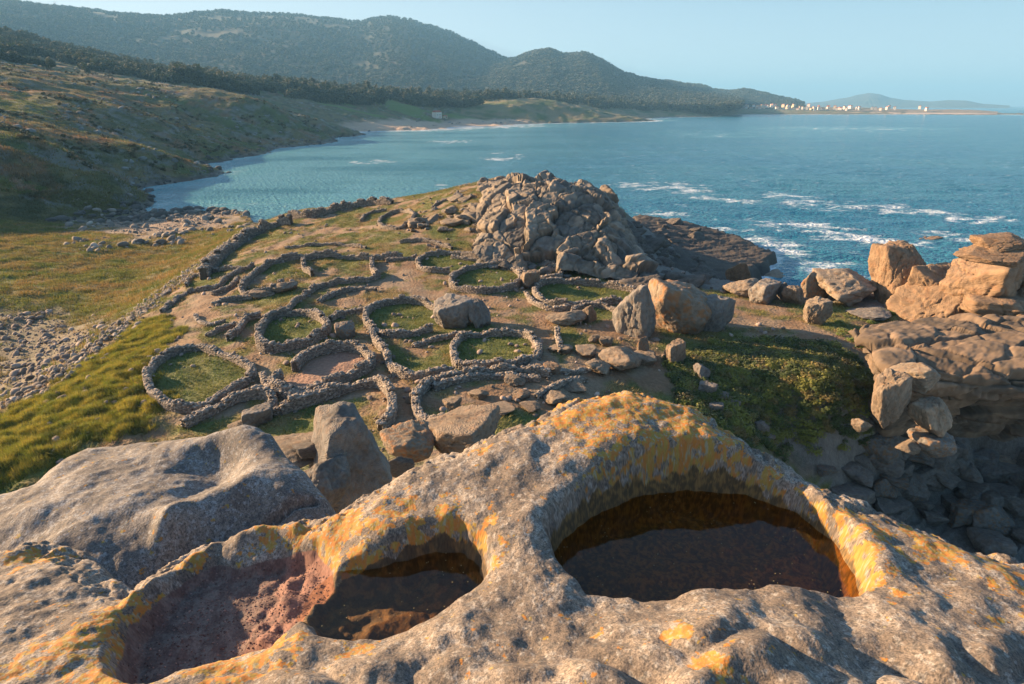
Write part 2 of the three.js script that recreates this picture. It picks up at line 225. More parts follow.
// ---------- sea ----------
const FOAM = [[660, 186, 48, 5], [690, 190, 26, 4], [820, 205, 60, 5], [880, 208, 60, 5], [940, 215, 60, 5], [800, 225, 60, 6], [860, 238, 60, 7], [374, 162, 24, 2.2], [455, 142, 28, 1.8], [500, 159, 22, 2], [520, 156, 6, 2.5], [498, 153, 6, 1.2], [441, 186, 6, 2.6], [730, 230, 22, 3.5], [790, 252, 26, 5], [815, 262, 40, 6], [760, 240, 40, 6], [840, 275, 40, 5], [660, 214, 30, 3], [990, 240, 60, 5], [720, 200, 40, 3], [780, 196, 40, 3]].map(([a, b, w, hh]) => { const [x, z] = P(a, b, 0), [x2, z2] = P(a + w, b, 0), [x3, z3] = P(a, b - hh, 0); return [x, z, Math.hypot(x2 - x, z2 - z), Math.hypot(x3 - x, z3 - z), Math.atan2(x, -z)]; });
function buildSea() {
  const A0 = -1.2, A1 = 1.2, NA = 620, D0 = 30, D1 = 16000, NR = 560, W = NA + 1, pos = new Float32Array(W * (NR + 1) * 3), col = new Float32Array(W * (NR + 1) * 3), uv = new Float32Array(W * (NR + 1) * 2);
  for (let j = 0; j <= NR; j++) {
    const t = j / NR, D = 1 / lerp(1 / D0, 1 / D1, Math.pow(t, 0.55));
    for (let i = 0; i <= NA; i++) {
      const a = A0 + (A1 - A0) * i / NA, x = D * Math.sin(a), z = -D * Math.cos(a), k = j * W + i, open = sst(-0.25, 0.25, a + 0.15 * fbm(x / 200, z / 200, 2));
      const am = (0.12 + 0.38 * open) * sst(900, 120, D), w = rid(x / 34 + 0.4 * fbm(x / 60, z / 60, 2), z / 15, 3);
      pos[k * 3] = x; pos[k * 3 + 1] = am * (w - 0.1) * 0.8; pos[k * 3 + 2] = z; uv[k * 2] = x; uv[k * 2 + 1] = z;
      let c = mixc([0.13, 0.34, 0.40], [0.014, 0.135, 0.22], open); c = mixc(c, [0.03, 0.165, 0.23], sst(-0.2, 0.4, fbm(x / 150, z / 70, 4)) * 0.7);
      let f = 0; const fr = 0.55 * fbm(x / 14, z / 9, 5) + 0.45 * rid(x / 9, z / 6, 4);
      for (const [fx, fz, rx, rz, fa] of FOAM) { const dx = x - fx, dz = z - fz, u = (dx * Math.cos(fa) + dz * Math.sin(fa)) / rx, v = (-dx * Math.sin(fa) + dz * Math.cos(fa)) / rz, q = u * u + v * v; if (q < 4) f = Math.max(f, sst(0.1, 0.75, 0.70 - q * 0.5 + 1.5 * fr - 0.45)); }
      const hb = D < 2300 ? height(x, z) : -9;
      const near = sst(-2.6 - 1.2 * fr, -0.2, hb + 1.6 * fr * (D > 600 ? 1 : 0.6)) * (D > 600 ? 1 : open * 0.9 + 0.22 * sst(0, 0.4, fr)); f = Math.max(f, near);
      c = mixc(c, [0.12, 0.36, 0.39], sst(-4.8, -1, hb) * 0.6);
      c = mixc(c, [0.72, 0.76, 0.78], clamp(f * 0.9 + 0.25 * open * sst(0.42, 0.6, fr) * sst(800, 150, D)));
      col[k * 3] = c[0]; col[k * 3 + 1] = c[1]; col[k * 3 + 2] = c[2];
    }
  }
  const idx = []; for (let j = 0; j < NR; j++) for (let i = 0; i < NA; i++) { const a = j * W + i; idx.push(a, a + 1, a + W + 1, a, a + W + 1, a + W); }
  const g = new THREE.BufferGeometry(); g.setAttribute('position', new THREE.BufferAttribute(pos, 3)); g.setAttribute('uv', new THREE.BufferAttribute(uv, 2)); g.setAttribute('color', new THREE.BufferAttribute(col, 3)); g.setIndex(idx); g.computeVertexNormals();
  const wv = greyTex(1024, tiled((u, v) => 0.5 + 0.35 * rid(u * 9, v * 16, 4) + 0.25 * fbm(u * 30, v * 44, 3)));
  const m = new THREE.MeshPhysicalMaterial({ vertexColors: true, roughness: 0.16, ior: 1.33, bumpMap: rep(wv, 1 / 42, 1 / 42), bumpScale: 0.9 });
  tag(mesh('sea', g, m), 'blue sea and bay', 'sea', null, 'structure');
}
buildSea();

// ---------- far hills ----------
const hillTrees = [], FR = rng(333);
function ridge(name, crest, Dc, Df, back, footY, palette, seed, label, rough = 1, trees = 0) {
  const NA = 560, NT = 70, x0 = crest[0][0], x1 = crest[crest.length - 1][0], W = NA + 1, pos = [], col = [], idx = [];
  for (let j = 0; j <= NT; j++) for (let i = 0; i <= NA; i++) {
    const px = lerp(x0, x1, i / NA); let k = 1; while (k < crest.length - 1 && crest[k][0] < px) k++;
    const [ax, ay] = crest[k - 1], [bx, by] = crest[k], u = clamp((px - ax) / (bx - ax)), s = u * u * (3 - 2 * u) * 0.5 + u * 0.5, py = lerp(ay, by, s);
    const dc = typeof Dc === 'function' ? Dc(px) : Dc, [cx, cy, cz] = PD(px, py, dc), t = j / NT, D = t < 0.8 ? lerp(Df, dc, t / 0.8) : lerp(dc, dc + back, (t - 0.8) / 0.2), q = D / dc, x = cx * q, z = cz * q;
    let e = t < 0.8 ? Math.pow(Math.sin(t / 0.8 * Math.PI / 2), 1.15) : 1 - 0.5 * ((t - 0.8) / 0.2) ** 2;
    const hc = cy - footY, sp = 4 * e * (1 - e) + 0.06;
    let y = footY + hc * e + hc * 0.045 * rough * sp * fbm(x / (hc * 2.6) + seed, z / (hc * 3.4), 5) - hc * 0.02 * sp * Math.abs(n2(x / (hc * 1.3) + seed, z / (hc * 3)));
    y += rough * 3.5 * fbm(x / 40, z / 40 + seed, 2) * (D > 1500 ? 1 : 0.5);
    pos.push(x, y, z); const c = palette(x, y, z, e); col.push(...c);
    if (t < 0.8 && trees && fbm(x / 350 + 3, z / 350, 3) > -0.12 - 0.5 * (1 - e)) for (let q = 0; q < trees; q++) if (FR() < 0.5) { const dx = (FR() - 0.5) * 14, dz = (FR() - 0.5) * 26; hillTrees.push([x + dx, y - 2, z + dz]); }
  }
  for (let j = 0; j < NT; j++) for (let i = 0; i < NA; i++) { const a = j * W + i; idx.push(a, a + 1, a + W + 1, a, a + W + 1, a + W); }
  const g = new THREE.BufferGeometry(); g.setAttribute('position', new THREE.Float32BufferAttribute(pos, 3)); g.setAttribute('color', new THREE.Float32BufferAttribute(col, 3)); g.setIndex(idx); g.computeVertexNormals();
  return tag(mesh(name, g, new THREE.MeshStandardMaterial({ vertexColors: true, roughness: 1 })), label, 'hill', null, 'structure');
}
const wooded = (x, y, z) => { let c = mixc([0.006, 0.014, 0.008], [0.016, 0.026, 0.012], sst(-0.2, 0.3, fbm(x / 60, z / 60, 4))); c = mixc(c, [0.035, 0.03, 0.018], sst(0.05, 0.3, fbm(x / 420 + 5, z / 700, 4)) * 0.8); return mixc(c, [0.026, 0.034, 0.016], sst(0.1, 0.4, fbm(x / 300 + 50, z / 300, 4)) * 0.6); };
ridge('far_hill', [[-260, -30], [-120, -8], [0, 8], [60, 15], [130, 21.5], [172, 23], [205, 20], [222, 19], [260, 21], [300, 22.5], [340, 27], [362, 28.5], [376, 25], [390, 24], [405, 25.5], [430, 33], [450, 38], [470, 47], [490, 56], [505, 62], [520, 66], [560, 76], [640, 92]], (p) => 3600 + p * 0.6, 1500, 900, 24, wooded, 3, 'long wooded ridge behind the bay', 1, 1);
ridge('far_hill', [[420, 92], [470, 72], [500, 63], [515, 62], [528, 57], [540, 54.5], [549, 53], [556, 55.5], [564, 58], [575, 57], [584, 56.5], [596, 61], [610, 68], [625, 76], [640, 80.5], [655, 83], [690, 92], [740, 100]], 2900, 1500, 700, 16, wooded, 9, 'pointed wooded hill behind the headland', 1, 1);
ridge('far_hill', [[560, 100], [620, 86], [645, 82], [665, 82.5], [685, 85], [700, 87], [712, 91], [730, 93], [745, 91], [760, 94], [775, 98], [790, 101], [802, 103.8]], 3200, 2350, 500, 6, wooded, 15, 'low wooded hill running down to the far beach', 1, 1);
ridge('distant_hill', [[790, 105], [820, 102], [845, 98], [860, 94.5], [870, 93], [878, 94], [892, 98], [905, 100], [930, 101.5], [950, 100], [965, 100.5], [985, 104], [1010, 105.5]], 8500, 7000, 800, 0, (x, y, z) => mixc([0.05, 0.06, 0.04], [0.09, 0.085, 0.06], sst(-0.3, 0.3, fbm(x / 300, z / 300, 3))), 21, 'faint blue hills across the water', 0.5);
ridge('low_point', [[690, 107], [720, 107.2], [760, 107.5], [800, 106.8], [840, 107.2], [880, 108], [905, 109.3], [930, 109.6], [950, 109.4], [970, 109.8], [985, 110.6], [998, 111.6]], 2500, 2080, 150, 1.0, (x, y, z, e) => e < 0.25 ? [0.5, 0.38, 0.29] : mixc([0.05, 0.06, 0.03], [0.26, 0.19, 0.13], sst(0.0, 0.35, fbm(x / 60, z / 60, 4) + 0.5 * sst(900, 1300, x))), 27, 'low point of land with the village', 0.25);
// ---------- the rock underfoot with its basins ----------
const at3 = (l) => l.map(([a, b, d]) => { const [x, z] = P(a, b, EYE - d); return [x, z, EYE - d]; });
const at2 = (l, d) => l.map(([a, b, e]) => P(a, b, EYE - (e ?? d)));
const CREST = [[318, 528, 2.20], [350, 505, 2.12], [400, 478, 2.04], [450, 455, 1.98], [500, 435, 1.92], [540, 420, 1.87], [570, 405, 1.82], [600, 393, 1.78], [625, 389, 1.78], [655, 393, 1.79], [690, 406, 1.82], [720, 426, 1.87], [760, 451, 1.92], [800, 478, 1.97], [850, 500, 2.02], [900, 522, 2.06], [960, 545, 2.08], [1024, 562, 2.08], [1150, 610, 2.1]];
const rockPts = at3([...CREST,
  [560, 450, 1.9], [600, 430, 1.86], [650, 420, 1.83], [700, 435, 1.87], [640, 455, 1.9], [530, 480, 1.95], [545, 520, 1.98], [500, 520, 2.0], [480, 490, 1.99], [420, 505, 2.06], [380, 530, 2.12], [345, 550, 2.2], [450, 518, 2.06],
  [605, 480, 1.94], [645, 460, 1.92], [690, 447, 1.90], [740, 462, 1.93], [790, 488, 1.98], [830, 525, 2.02], [868, 578, 2.05], [850, 520, 2.02], [885, 560, 2.04], [930, 575, 2.06], [1000, 600, 2.05],
  [550, 530, 2.0], [562, 560, 2.04], [590, 594, 2.07], [630, 596, 2.06], [674, 600, 2.06], [702, 590, 2.02], [765, 586, 2.02], [810, 587, 2.03], [850, 592, 2.05],
  [560, 605, 2.06], [600, 640, 2.03], [640, 625, 2.0], [700, 630, 1.92], [730, 660, 1.87], [800, 625, 1.97], [860, 640, 2.02], [900, 620, 2.0], [1000, 650, 1.97], [650, 684, 1.94], [760, 690, 1.86], [900, 684, 1.95], [560, 670, 1.9], [600, 690, 1.88], [500, 655, 2.06], [480, 690, 2.0], [500, 600, 2.09], [450, 640, 2.08],
  [494, 570, 2.09], [476, 590, 2.11], [436, 618, 2.14], [395, 637, 2.15], [350, 645, 2.15], [300, 655, 2.14], [350, 684, 2.06], [250, 662, 2.14], [200, 672, 2.14], [150, 688, 2.12], [95, 675, 2.16],
  [95, 640, 2.22], [60, 650, 2.18], [20, 640, 2.2], [0, 600, 2.27], [30, 560, 2.36], [60, 598, 2.3], [112, 612, 2.28], [150, 585, 2.31], [180, 563, 2.34], [215, 546, 2.36], [270, 536, 2.34], [300, 534, 2.3], [322, 548, 2.24],
  [-200, 700, 2.2], [-60, 620, 2.3], [100, 800, 2.0], [400, 800, 1.9], [700, 800, 1.78], [1000, 800, 1.9], [1300, 760, 2.1]]);
const FOOT = [...at2([[-300, 700, 2.4], [-150, 600, 2.4], [-40, 562, 2.38], [20, 548, 2.37], [48, 553, 2.36], [78, 584, 2.33], [116, 606, 2.29], [150, 582, 2.32], [180, 560, 2.35], [214, 543, 2.37], [240, 537, 2.36], [270, 531, 2.35], [300, 529, 2.31]]), ...at2(CREST), ...at2([[1400, 720, 2.2]]), [4.2, 0.2], [3, 1.6], [-3, 1.6], [-4.2, 0.2]];
const BIG = at2([[544, 522, 2.01], [556, 552, 2.05], [588, 588, 2.07], [628, 590, 2.07], [674, 594, 2.06], [702, 585, 2.03], [765, 581, 2.03], [812, 583, 2.04], [862, 588, 2.05], [876, 575, 2.05], [868, 544, 2.03], [848, 512, 2.02], [806, 477, 1.99], [750, 454, 1.96], [691, 445, 1.93], [636, 452, 1.93], [590, 474, 1.96], [560, 500, 1.99]]);
const MID = at2([[340, 568, 2.24], [360, 561, 2.22], [382, 551, 2.19], [406, 538, 2.15], [434, 525, 2.12], [464, 524, 2.1], [486, 537, 2.09], [492, 559, 2.09], [478, 578, 2.11], [454, 597, 2.13], [429, 612, 2.15], [390, 627, 2.16], [350, 634, 2.17], [318, 632, 2.2], [300, 616, 2.26], [318, 591, 2.28]]);
const LEFT = at2([[103, 652, 2.2], [120, 616, 2.27], [150, 590, 2.31], [182, 567, 2.34], [215, 554, 2.36], [240, 558, 2.36], [270, 551, 2.35], [300, 543, 2.3], [318, 540, 2.25], [334, 560, 2.25], [338, 580, 2.26], [318, 600, 2.28], [296, 620, 2.25], [268, 638, 2.18], [225, 650, 2.16], [190, 662, 2.15], [150, 678, 2.14], [124, 681, 2.15], [106, 668, 2.17]]);
const LIP = at2([[112, 607, 2.28], [150, 583, 2.31], [182, 561, 2.34], [214, 546, 2.36], [226, 544, 2.36]]), LIP2 = at2([[243, 541, 2.36], [270, 536, 2.34], [296, 533, 2.31]]);
const rockBase = surface(rockPts, 0.12, 0.0006);
function poolFloor(which, x, z) { return which === 0 ? EYE - 2.42 + 0.05 * fbm(x * 3, z * 3, 3) : which === 1 ? EYE - 2.38 + 0.04 * fbm(x * 4, z * 4, 3) + 0.06 * sst(-1.02, -1.2, x) : EYE - 2.47 + 0.03 * fbm(x * 4, z * 4, 4) + 0.07 * sst(-1.32, -1.12, x + 0.12 * fbm(x * 5, z * 5, 2)); }
function rockH(x, z) {
  let y = rockBase(x, z);
  const bp = sdPoly(BIG, x, z), mp = sdPoly(MID, x, z), lp = sdPoly(LEFT, x, z), f = sdPoly(FOOT, x, z);
  const hump = sst(-2.0, -1.4, z) * 1;
  y += 0.050 * fbm(x * 1.7 + 3, z * 1.7, 4) + hump * 0.05 * (Math.abs(n2(x * 1.9 + 4, z * 2.6)) * 2 - 0.8) * sst(0.05, 0.25, -Math.max(bp, mp, lp));
  y += 0.010 * Math.min(0, rid(x * 2.4 + 8, z * 2.4, 2) + 0.1) + 0.004 * fbm(x * 11, z * 11, 3) + 0.0012 * fbm(x * 45, z * 45, 2);
  const d1 = dLine(LIP, x, z), d2 = dLine(LIP2, x, z), wl = 0.6 + 0.5 * n2(x * 6, z * 6);
  y += 0.05 * wl * Math.exp(-((d1 / 0.05) ** 2)) + 0.07 * Math.exp(-((d2 / 0.055) ** 2));
  const wob = 0.018 * fbm(x * 6 + 2, z * 6, 3), carve = (s, w, k) => { const t = sst(-w * 0.25, w, s + wob); if (s > -0.4) y -= 0.032 * Math.exp(Math.min(0, s) / 0.045); if (t > 0) y = lerp(y, Math.min(y, poolFloor(k, x, z)), t); };
  carve(bp, 0.085, 0); carve(mp, 0.085, 1); carve(lp, 0.08, 2);
  if (f < 0.16) { const s = 0.16 - f; y -= s < 0.32 ? s * s * 0.9 : 0.092 + (s - 0.32) * 1.9 + 0.5 * sst(0.3, 1, s); y -= f < 0 ? 0.06 * Math.abs(rid(x * 3, z * 3, 3)) : 0; }
  return y;
}
// where the orange lichen grows: px, py, drop, radius (m), strength
const LICHEN = [[620, 400, 1.79, 0.55, 1], [690, 420, 1.85, 0.42, 1], [575, 412, 1.83, 0.28, 0.8], [640, 440, 1.88, 0.34, 0.6], [690, 452, 1.9, 0.34, 0.9], [760, 478, 1.95, 0.26, 1], [810, 505, 2.0, 0.2, 1.1], [850, 545, 2.03, 0.17, 1.2], [866, 572, 2.05, 0.12, 1.2], [870, 525, 2.04, 0.18, 0.8], [940, 545, 2.08, 0.22, 0.8], [1010, 570, 2.06, 0.22, 0.7], [900, 570, 2.05, 0.1, 0.5], [990, 620, 2.02, 0.12, 0.5], [340, 525, 2.18, 0.16, 1.2], [360, 560, 2.2, 0.13, 1.2], [385, 515, 2.1, 0.18, 0.85], [415, 530, 2.1, 0.14, 0.8], [445, 522, 2.07, 0.13, 1], [480, 525, 2.05, 0.1, 0.9], [500, 550, 2.05, 0.07, 0.8], [485, 445, 1.93, 0.1, 0.7], [440, 495, 2.03, 0.08, 0.6], [330, 545, 2.22, 0.1, 1.2], [275, 533, 2.33, 0.12, 1.2], [300, 532, 2.3, 0.1, 1.2], [250, 655, 2.14, 0.17, 1], [215, 660, 2.15, 0.14, 1], [280, 640, 2.16, 0.12, 1], [350, 650, 2.14, 0.12, 0.5], [90, 630, 2.22, 0.2, 1], [60, 650, 2.18, 0.22, 0.8], [95, 672, 2.15, 0.16, 1], [130, 603, 2.3, 0.1, 1], [190, 560, 2.35, 0.1, 0.8], [30, 552, 2.37, 0.14, 1], [10, 660, 2.15, 0.2, 0.6], [672, 640, 1.97, 0.07, 0.9], [712, 662, 1.9, 0.07, 0.9], [720, 676, 1.88, 0.06, 1], [930, 600, 2.05, 0.1, 0.4], [605, 470, 1.93, 0.14, 0.6]].map(([a, b, d, r, s]) => [...P(a, b, EYE - d), r, s]);
function stoneColor(x, z, y, rust) {                                   // weathered granite: grain, grey-white crusts, dark crusts, orange lichen
  const g = fb3(x * 55, y * 55, z * 55, 3), g2 = n3(x * 150, y * 150, z * 150), a = fbm(x * 2.3, z * 2.3, 4), b = fb3(x * 8 + 5, y * 8, z * 8, 3);
  let c = mixc([0.165, 0.128, 0.098], [0.255, 0.205, 0.16], sst(-0.35, 0.35, a + 0.4 * b));
  c = mixc(c, [0.36, 0.335, 0.30], 0.6 * sst(0.12, 0.36, fb3(x * 19 + 20, y * 19, z * 19, 3) + 0.3 * a));
  c = mixc(c, [0.085, 0.082, 0.08], 0.55 * sst(0.14, 0.38, fb3(x * 16 + 50, y * 16, z * 16, 4) - 0.15 * a));
  c = mixc(c, [0.06, 0.055, 0.05], 0.65 * sst(0.20, 0.32, fb3(x * 42 + 7, y * 42, z * 42, 2)));
  const k = 0.9 * (1 + 0.45 * g + 0.6 * g2); c = [c[0] * k, c[1] * k, c[2] * k];
  let l = rust; const ln = fb3(x * 9 + 90, y * 9, z * 9, 4) + 0.30 * fb3(x * 40, y * 40, z * 40, 3); l = sst(0.53, 0.575, l * 0.66 + ln * 0.75);
  if (l > 0) { const ov = fbm(x * 20 + 8, z * 20, 4), oc = mixc([0.42, 0.15, 0.012], [0.33, 0.21, 0.025], sst(-0.2, 0.25, ov)); c = mixc(c, mixc(oc, [0.30, 0.27, 0.16], sst(0.2, 0.4, fbm(x * 26, z * 26 + 30, 3))), l * (0.82 + 0.25 * g)); }
  return c;
}
function sheetRock(x0, x1, z0, z1, cell, H, keep, tone, texN, bump) {  // a heightfield rock with its own colour map
  const nx = Math.round((x1 - x0) / cell), nz = Math.round((z1 - z0) / cell), W = nx + 1, pos = new Float32Array(W * (nz + 1) * 3), uv = new Float32Array(W * (nz + 1) * 2), ok = new Uint8Array(W * (nz + 1)), idx = [];
  for (let j = 0; j <= nz; j++) for (let i = 0; i <= nx; i++) { const k = j * W + i, x = lerp(x0, x1, i / nx), z = lerp(z0, z1, j / nz), y = H(x, z); pos[k * 3] = x; pos[k * 3 + 1] = y; pos[k * 3 + 2] = z; uv[k * 2] = i / nx; uv[k * 2 + 1] = j / nz; ok[k] = keep(x, y, z) ? 1 : 0; }
  for (let j = 0; j < nz; j++) for (let i = 0; i < nx; i++) { const a = j * W + i; if (ok[a] || ok[a + 1] || ok[a + W] || ok[a + W + 1]) idx.push(a, a + W, a + W + 1, a, a + W + 1, a + 1); }
  const used = new Int32Array(W * (nz + 1)).fill(-1); let n = 0; for (let q = 0; q < idx.length; q++) { const k = idx[q]; if (used[k] < 0) used[k] = n++; idx[q] = used[k]; }
  const p2 = new Float32Array(n * 3), u2 = new Float32Array(n * 2); used.forEach((m, k) => { if (m >= 0) { p2.set(pos.subarray(k * 3, k * 3 + 3), m * 3); u2.set(uv.subarray(k * 2, k * 2 + 2), m * 2); } });
  const g = new THREE.BufferGeometry(); g.setAttribute('position', new THREE.BufferAttribute(p2, 3)); g.setAttribute('uv', new THREE.BufferAttribute(u2, 2)); g.setIndex(idx); g.computeVertexNormals();
  const d = new Uint8Array(texN * texN * 4), enc = (v) => 255 * Math.pow(clamp(v), 1 / 2.2);
  for (let j = 0; j < texN; j++) for (let i = 0; i < texN; i++) { const fx = (i + 0.5) / texN * nx, fz = (j + 0.5) / texN * nz, a = Math.min(nx - 1, fx | 0), b = Math.min(nz - 1, fz | 0), k = b * W + a, tx = fx - a, tz = fz - b, o = (j * texN + i) * 4; if (!(ok[k] || ok[k + W + 1])) continue; const y = lerp(lerp(pos[k * 3 + 1], pos[k * 3 + 4], tx), lerp(pos[(k + W) * 3 + 1], pos[(k + W) * 3 + 4], tx), tz); const c = tone(lerp(x0, x1, fx / nx), lerp(z0, z1, fz / nz), y); d[o] = enc(c[0]); d[o + 1] = enc(c[1]); d[o + 2] = enc(c[2]); d[o + 3] = 255; }
  const t = new THREE.DataTexture(d, texN, texN); t.magFilter = THREE.LinearFilter; t.colorSpace = THREE.SRGBColorSpace; t.needsUpdate = true;
  return [g, new THREE.MeshStandardMaterial({ map: t, roughness: 0.92, bumpMap: rep(bumpTex, (x1 - x0) / 0.34, (z1 - z0) / 0.34), bumpScale: bump })];
}
{
  const tone = (x, z, y) => {
    let r = 0; for (const [a, b, q, s] of LICHEN) { const d2 = ((x - a) ** 2 + (z - b) ** 2) / (q * q); if (d2 < 4) r = Math.max(r, s * Math.exp(-d2 * 0.8)); }
    const bp = sdPoly(BIG, x, z), mp = sdPoly(MID, x, z), lp = sdPoly(LEFT, x, z), inn = Math.max(bp, mp, lp);
    if (inn < 0.02) return stoneColor(x, z, y, r * 1.05 + 0.17);
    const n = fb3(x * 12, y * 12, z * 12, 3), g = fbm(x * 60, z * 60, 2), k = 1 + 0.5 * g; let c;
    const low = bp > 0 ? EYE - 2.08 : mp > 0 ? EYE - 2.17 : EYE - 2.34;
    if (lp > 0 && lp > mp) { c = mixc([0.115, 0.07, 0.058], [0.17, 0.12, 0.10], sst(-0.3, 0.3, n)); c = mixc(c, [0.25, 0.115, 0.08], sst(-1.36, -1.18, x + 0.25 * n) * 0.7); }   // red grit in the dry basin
    else c = bp > 0 ? mixc([0.075, 0.05, 0.022], [0.20, 0.118, 0.038], sst(-0.2, 0.3, 0.5 * n + 0.8 * fb3(x * 28, y * 28, z * 28, 3))) : mixc([0.06, 0.04, 0.022], [0.13, 0.075, 0.03], sst(-0.2, 0.3, n));   // brown algae on the wet floors, the same brown up the lower walls
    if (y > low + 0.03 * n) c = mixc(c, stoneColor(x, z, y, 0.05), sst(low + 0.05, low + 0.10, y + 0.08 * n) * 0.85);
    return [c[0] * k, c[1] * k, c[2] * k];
  };
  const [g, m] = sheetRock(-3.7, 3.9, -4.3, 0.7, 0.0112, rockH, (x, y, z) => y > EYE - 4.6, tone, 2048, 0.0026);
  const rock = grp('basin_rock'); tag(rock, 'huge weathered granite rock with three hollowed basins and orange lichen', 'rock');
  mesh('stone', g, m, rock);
  // standing rainwater
  const pool = (name, poly, y, color, label, cat) => { const s = new THREE.Shape(poly.map(([a, b]) => new THREE.Vector2(a, -b))), gg = new THREE.ShapeGeometry(s, 4); gg.rotateX(-Math.PI / 2); gg.translate(0, y, 0); return tag(mesh(name, gg, new THREE.MeshPhysicalMaterial({ color: new THREE.Color().setRGB(...color), roughness: 0.015, transmission: 1, thickness: 0, ior: 1.33, specularIntensity: 1 })), label, cat); };
  const grow = (poly, e) => { const cx = poly.reduce((s, p) => s + p[0], 0) / poly.length, cz = poly.reduce((s, p) => s + p[1], 0) / poly.length; return poly.map(([a, b]) => { const l = Math.hypot(a - cx, b - cz); return [a + (a - cx) / l * e, b + (b - cz) / l * e]; }); };
  pool('rain_pool', grow(BIG, 0.02), EYE - 2.23, [0.8, 0.58, 0.34], 'brown rainwater standing in the big basin of the rock', 'pool');
  pool('rain_pool', grow(MID, 0.02), EYE - 2.265, [0.85, 0.7, 0.5], 'dark rainwater with floating specks in the middle basin', 'pool');
  // loose grit
  const R = rng(5), grit = [], gg = new THREE.IcosahedronGeometry(1, 0);
  for (let i = 0; i < 9000; i++) { const x = lerp(-2.3, -0.85, R()), z = lerp(-2.8, -1.3, R()); const s = sdPoly(LEFT, x, z); if (s < 0.03) continue; const q = 0.0022 + 0.0055 * R() ** 3, y = rockH(x, z); const t = R(), c = mixc([0.10, 0.055, 0.045], [0.34, 0.20, 0.16], t * t); grit.push([x, y, z, q, q * 0.7, q, R() * 3, R() * 3, 0, c]); }
  for (let i = 0; i < 700; i++) { const b = R() < 0.6, x = b ? lerp(0.1, 1.7, R()) : lerp(-1.1, -0.1, R()), z = lerp(-3.1, -1.6, R()), s = sdPoly(b ? BIG : MID, x, z); if (s < 0.03 || fbm(x * 4, z * 4, 2) < 0) continue; const q = 0.002 + 0.002 * R(); grit.push([x, EYE - (b ? 2.228 : 2.263), z, q, q * 0.4, q, 0, R() * 3, 0, [0.25, 0.19, 0.09]]); }
  tag(scatter('grit', gg, new THREE.MeshStandardMaterial({ roughness: 0.9 }), grit), 'loose reddish grit and specks lying in the basins', 'grit', null, 'stuff');
}
// ---------- the boulder behind the dry basin ----------
{
  const pts = at3([[150, 530, 2.46], [200, 512, 2.42], [100, 556, 2.5], [60, 535, 2.46], [20, 520, 2.5], [-40, 520, 2.6], [30, 485, 2.52], [55, 457, 2.6], [85, 443, 2.62], [130, 437, 2.58], [165, 437, 2.52], [210, 433, 2.39], [240, 430, 2.33], [260, 437, 2.32], [268, 453, 2.34], [290, 463, 2.34], [310, 488, 2.42], [318, 515, 2.5], [300, 532, 2.56], [260, 538, 2.56], [212, 464, 2.56], [230, 474, 2.58], [218, 488, 2.57], [188, 482, 2.54], [185, 500, 2.5], [252, 470, 2.38], [238, 492, 2.40], [170, 520, 2.39], [245, 515, 2.52], [280, 495, 2.44], [110, 480, 2.48], [130, 510, 2.44], [70, 500, 2.47], [150, 460, 2.5], [180, 543, 2.54], [220, 536, 2.55], [130, 570, 2.56], [60, 570, 2.54], [0, 545, 2.56]]);
  const foot = at2([[-80, 540, 2.7], [-20, 500, 2.65], [30, 478, 2.55], [55, 455, 2.6], [85, 441, 2.62], [130, 435, 2.58], [165, 434, 2.52], [210, 431, 2.43], [240, 428, 2.38], [261, 435, 2.36], [270, 451, 2.37], [292, 461, 2.34], [311, 485, 2.42], [320, 515, 2.5], [305, 548, 2.7], [215, 556, 2.72], [120, 620, 2.72], [40, 610, 2.7], [-40, 600, 2.7]]), sf = surface(pts, 0.10, 0.0005);
  const crk = at2([[262, 517, 2.5], [285, 505, 2.46], [300, 494, 2.42], [312, 492, 2.44]]);
  const H = (x, z) => { let y = sf(x, z); const f = sdPoly(foot, x, z); y += 0.045 * fbm(x * 1.5 + 30, z * 1.5, 3) + 0.004 * rid(x * 3.3, z * 3.3, 2) + 0.004 * fbm(x * 12, z * 12, 3); const dc = dLine(crk, x, z); y -= 0.09 * Math.exp(-((dc / 0.022) ** 2)); if (f < 0.24) { const s = 0.24 - f; y -= s < 0.32 ? s * s * 1.4 : 0.143 + (s - 0.32) * 3; } return y; };
  const [g, m] = sheetRock(-4.6, -0.5, -5.2, -1.7, 0.0135, H, (x, y, z) => y > EYE - 4.2, (x, z, y) => { const c = stoneColor(x + 20, z, y, 0.2 + 0.2 * fbm(x * 1.5, z * 1.5 + 4, 2)); return [c[0] * 0.86, c[1] * 0.95, c[2] * 1.08]; }, 1536, 0.0026);  // blue of the shade is put into the stone colour: less red, more blue
  tag(mesh('granite_boulder', g, m), 'broad granite boulder with a hollow, painted with the blue of its shade, beside the dry basin', 'boulder');
}
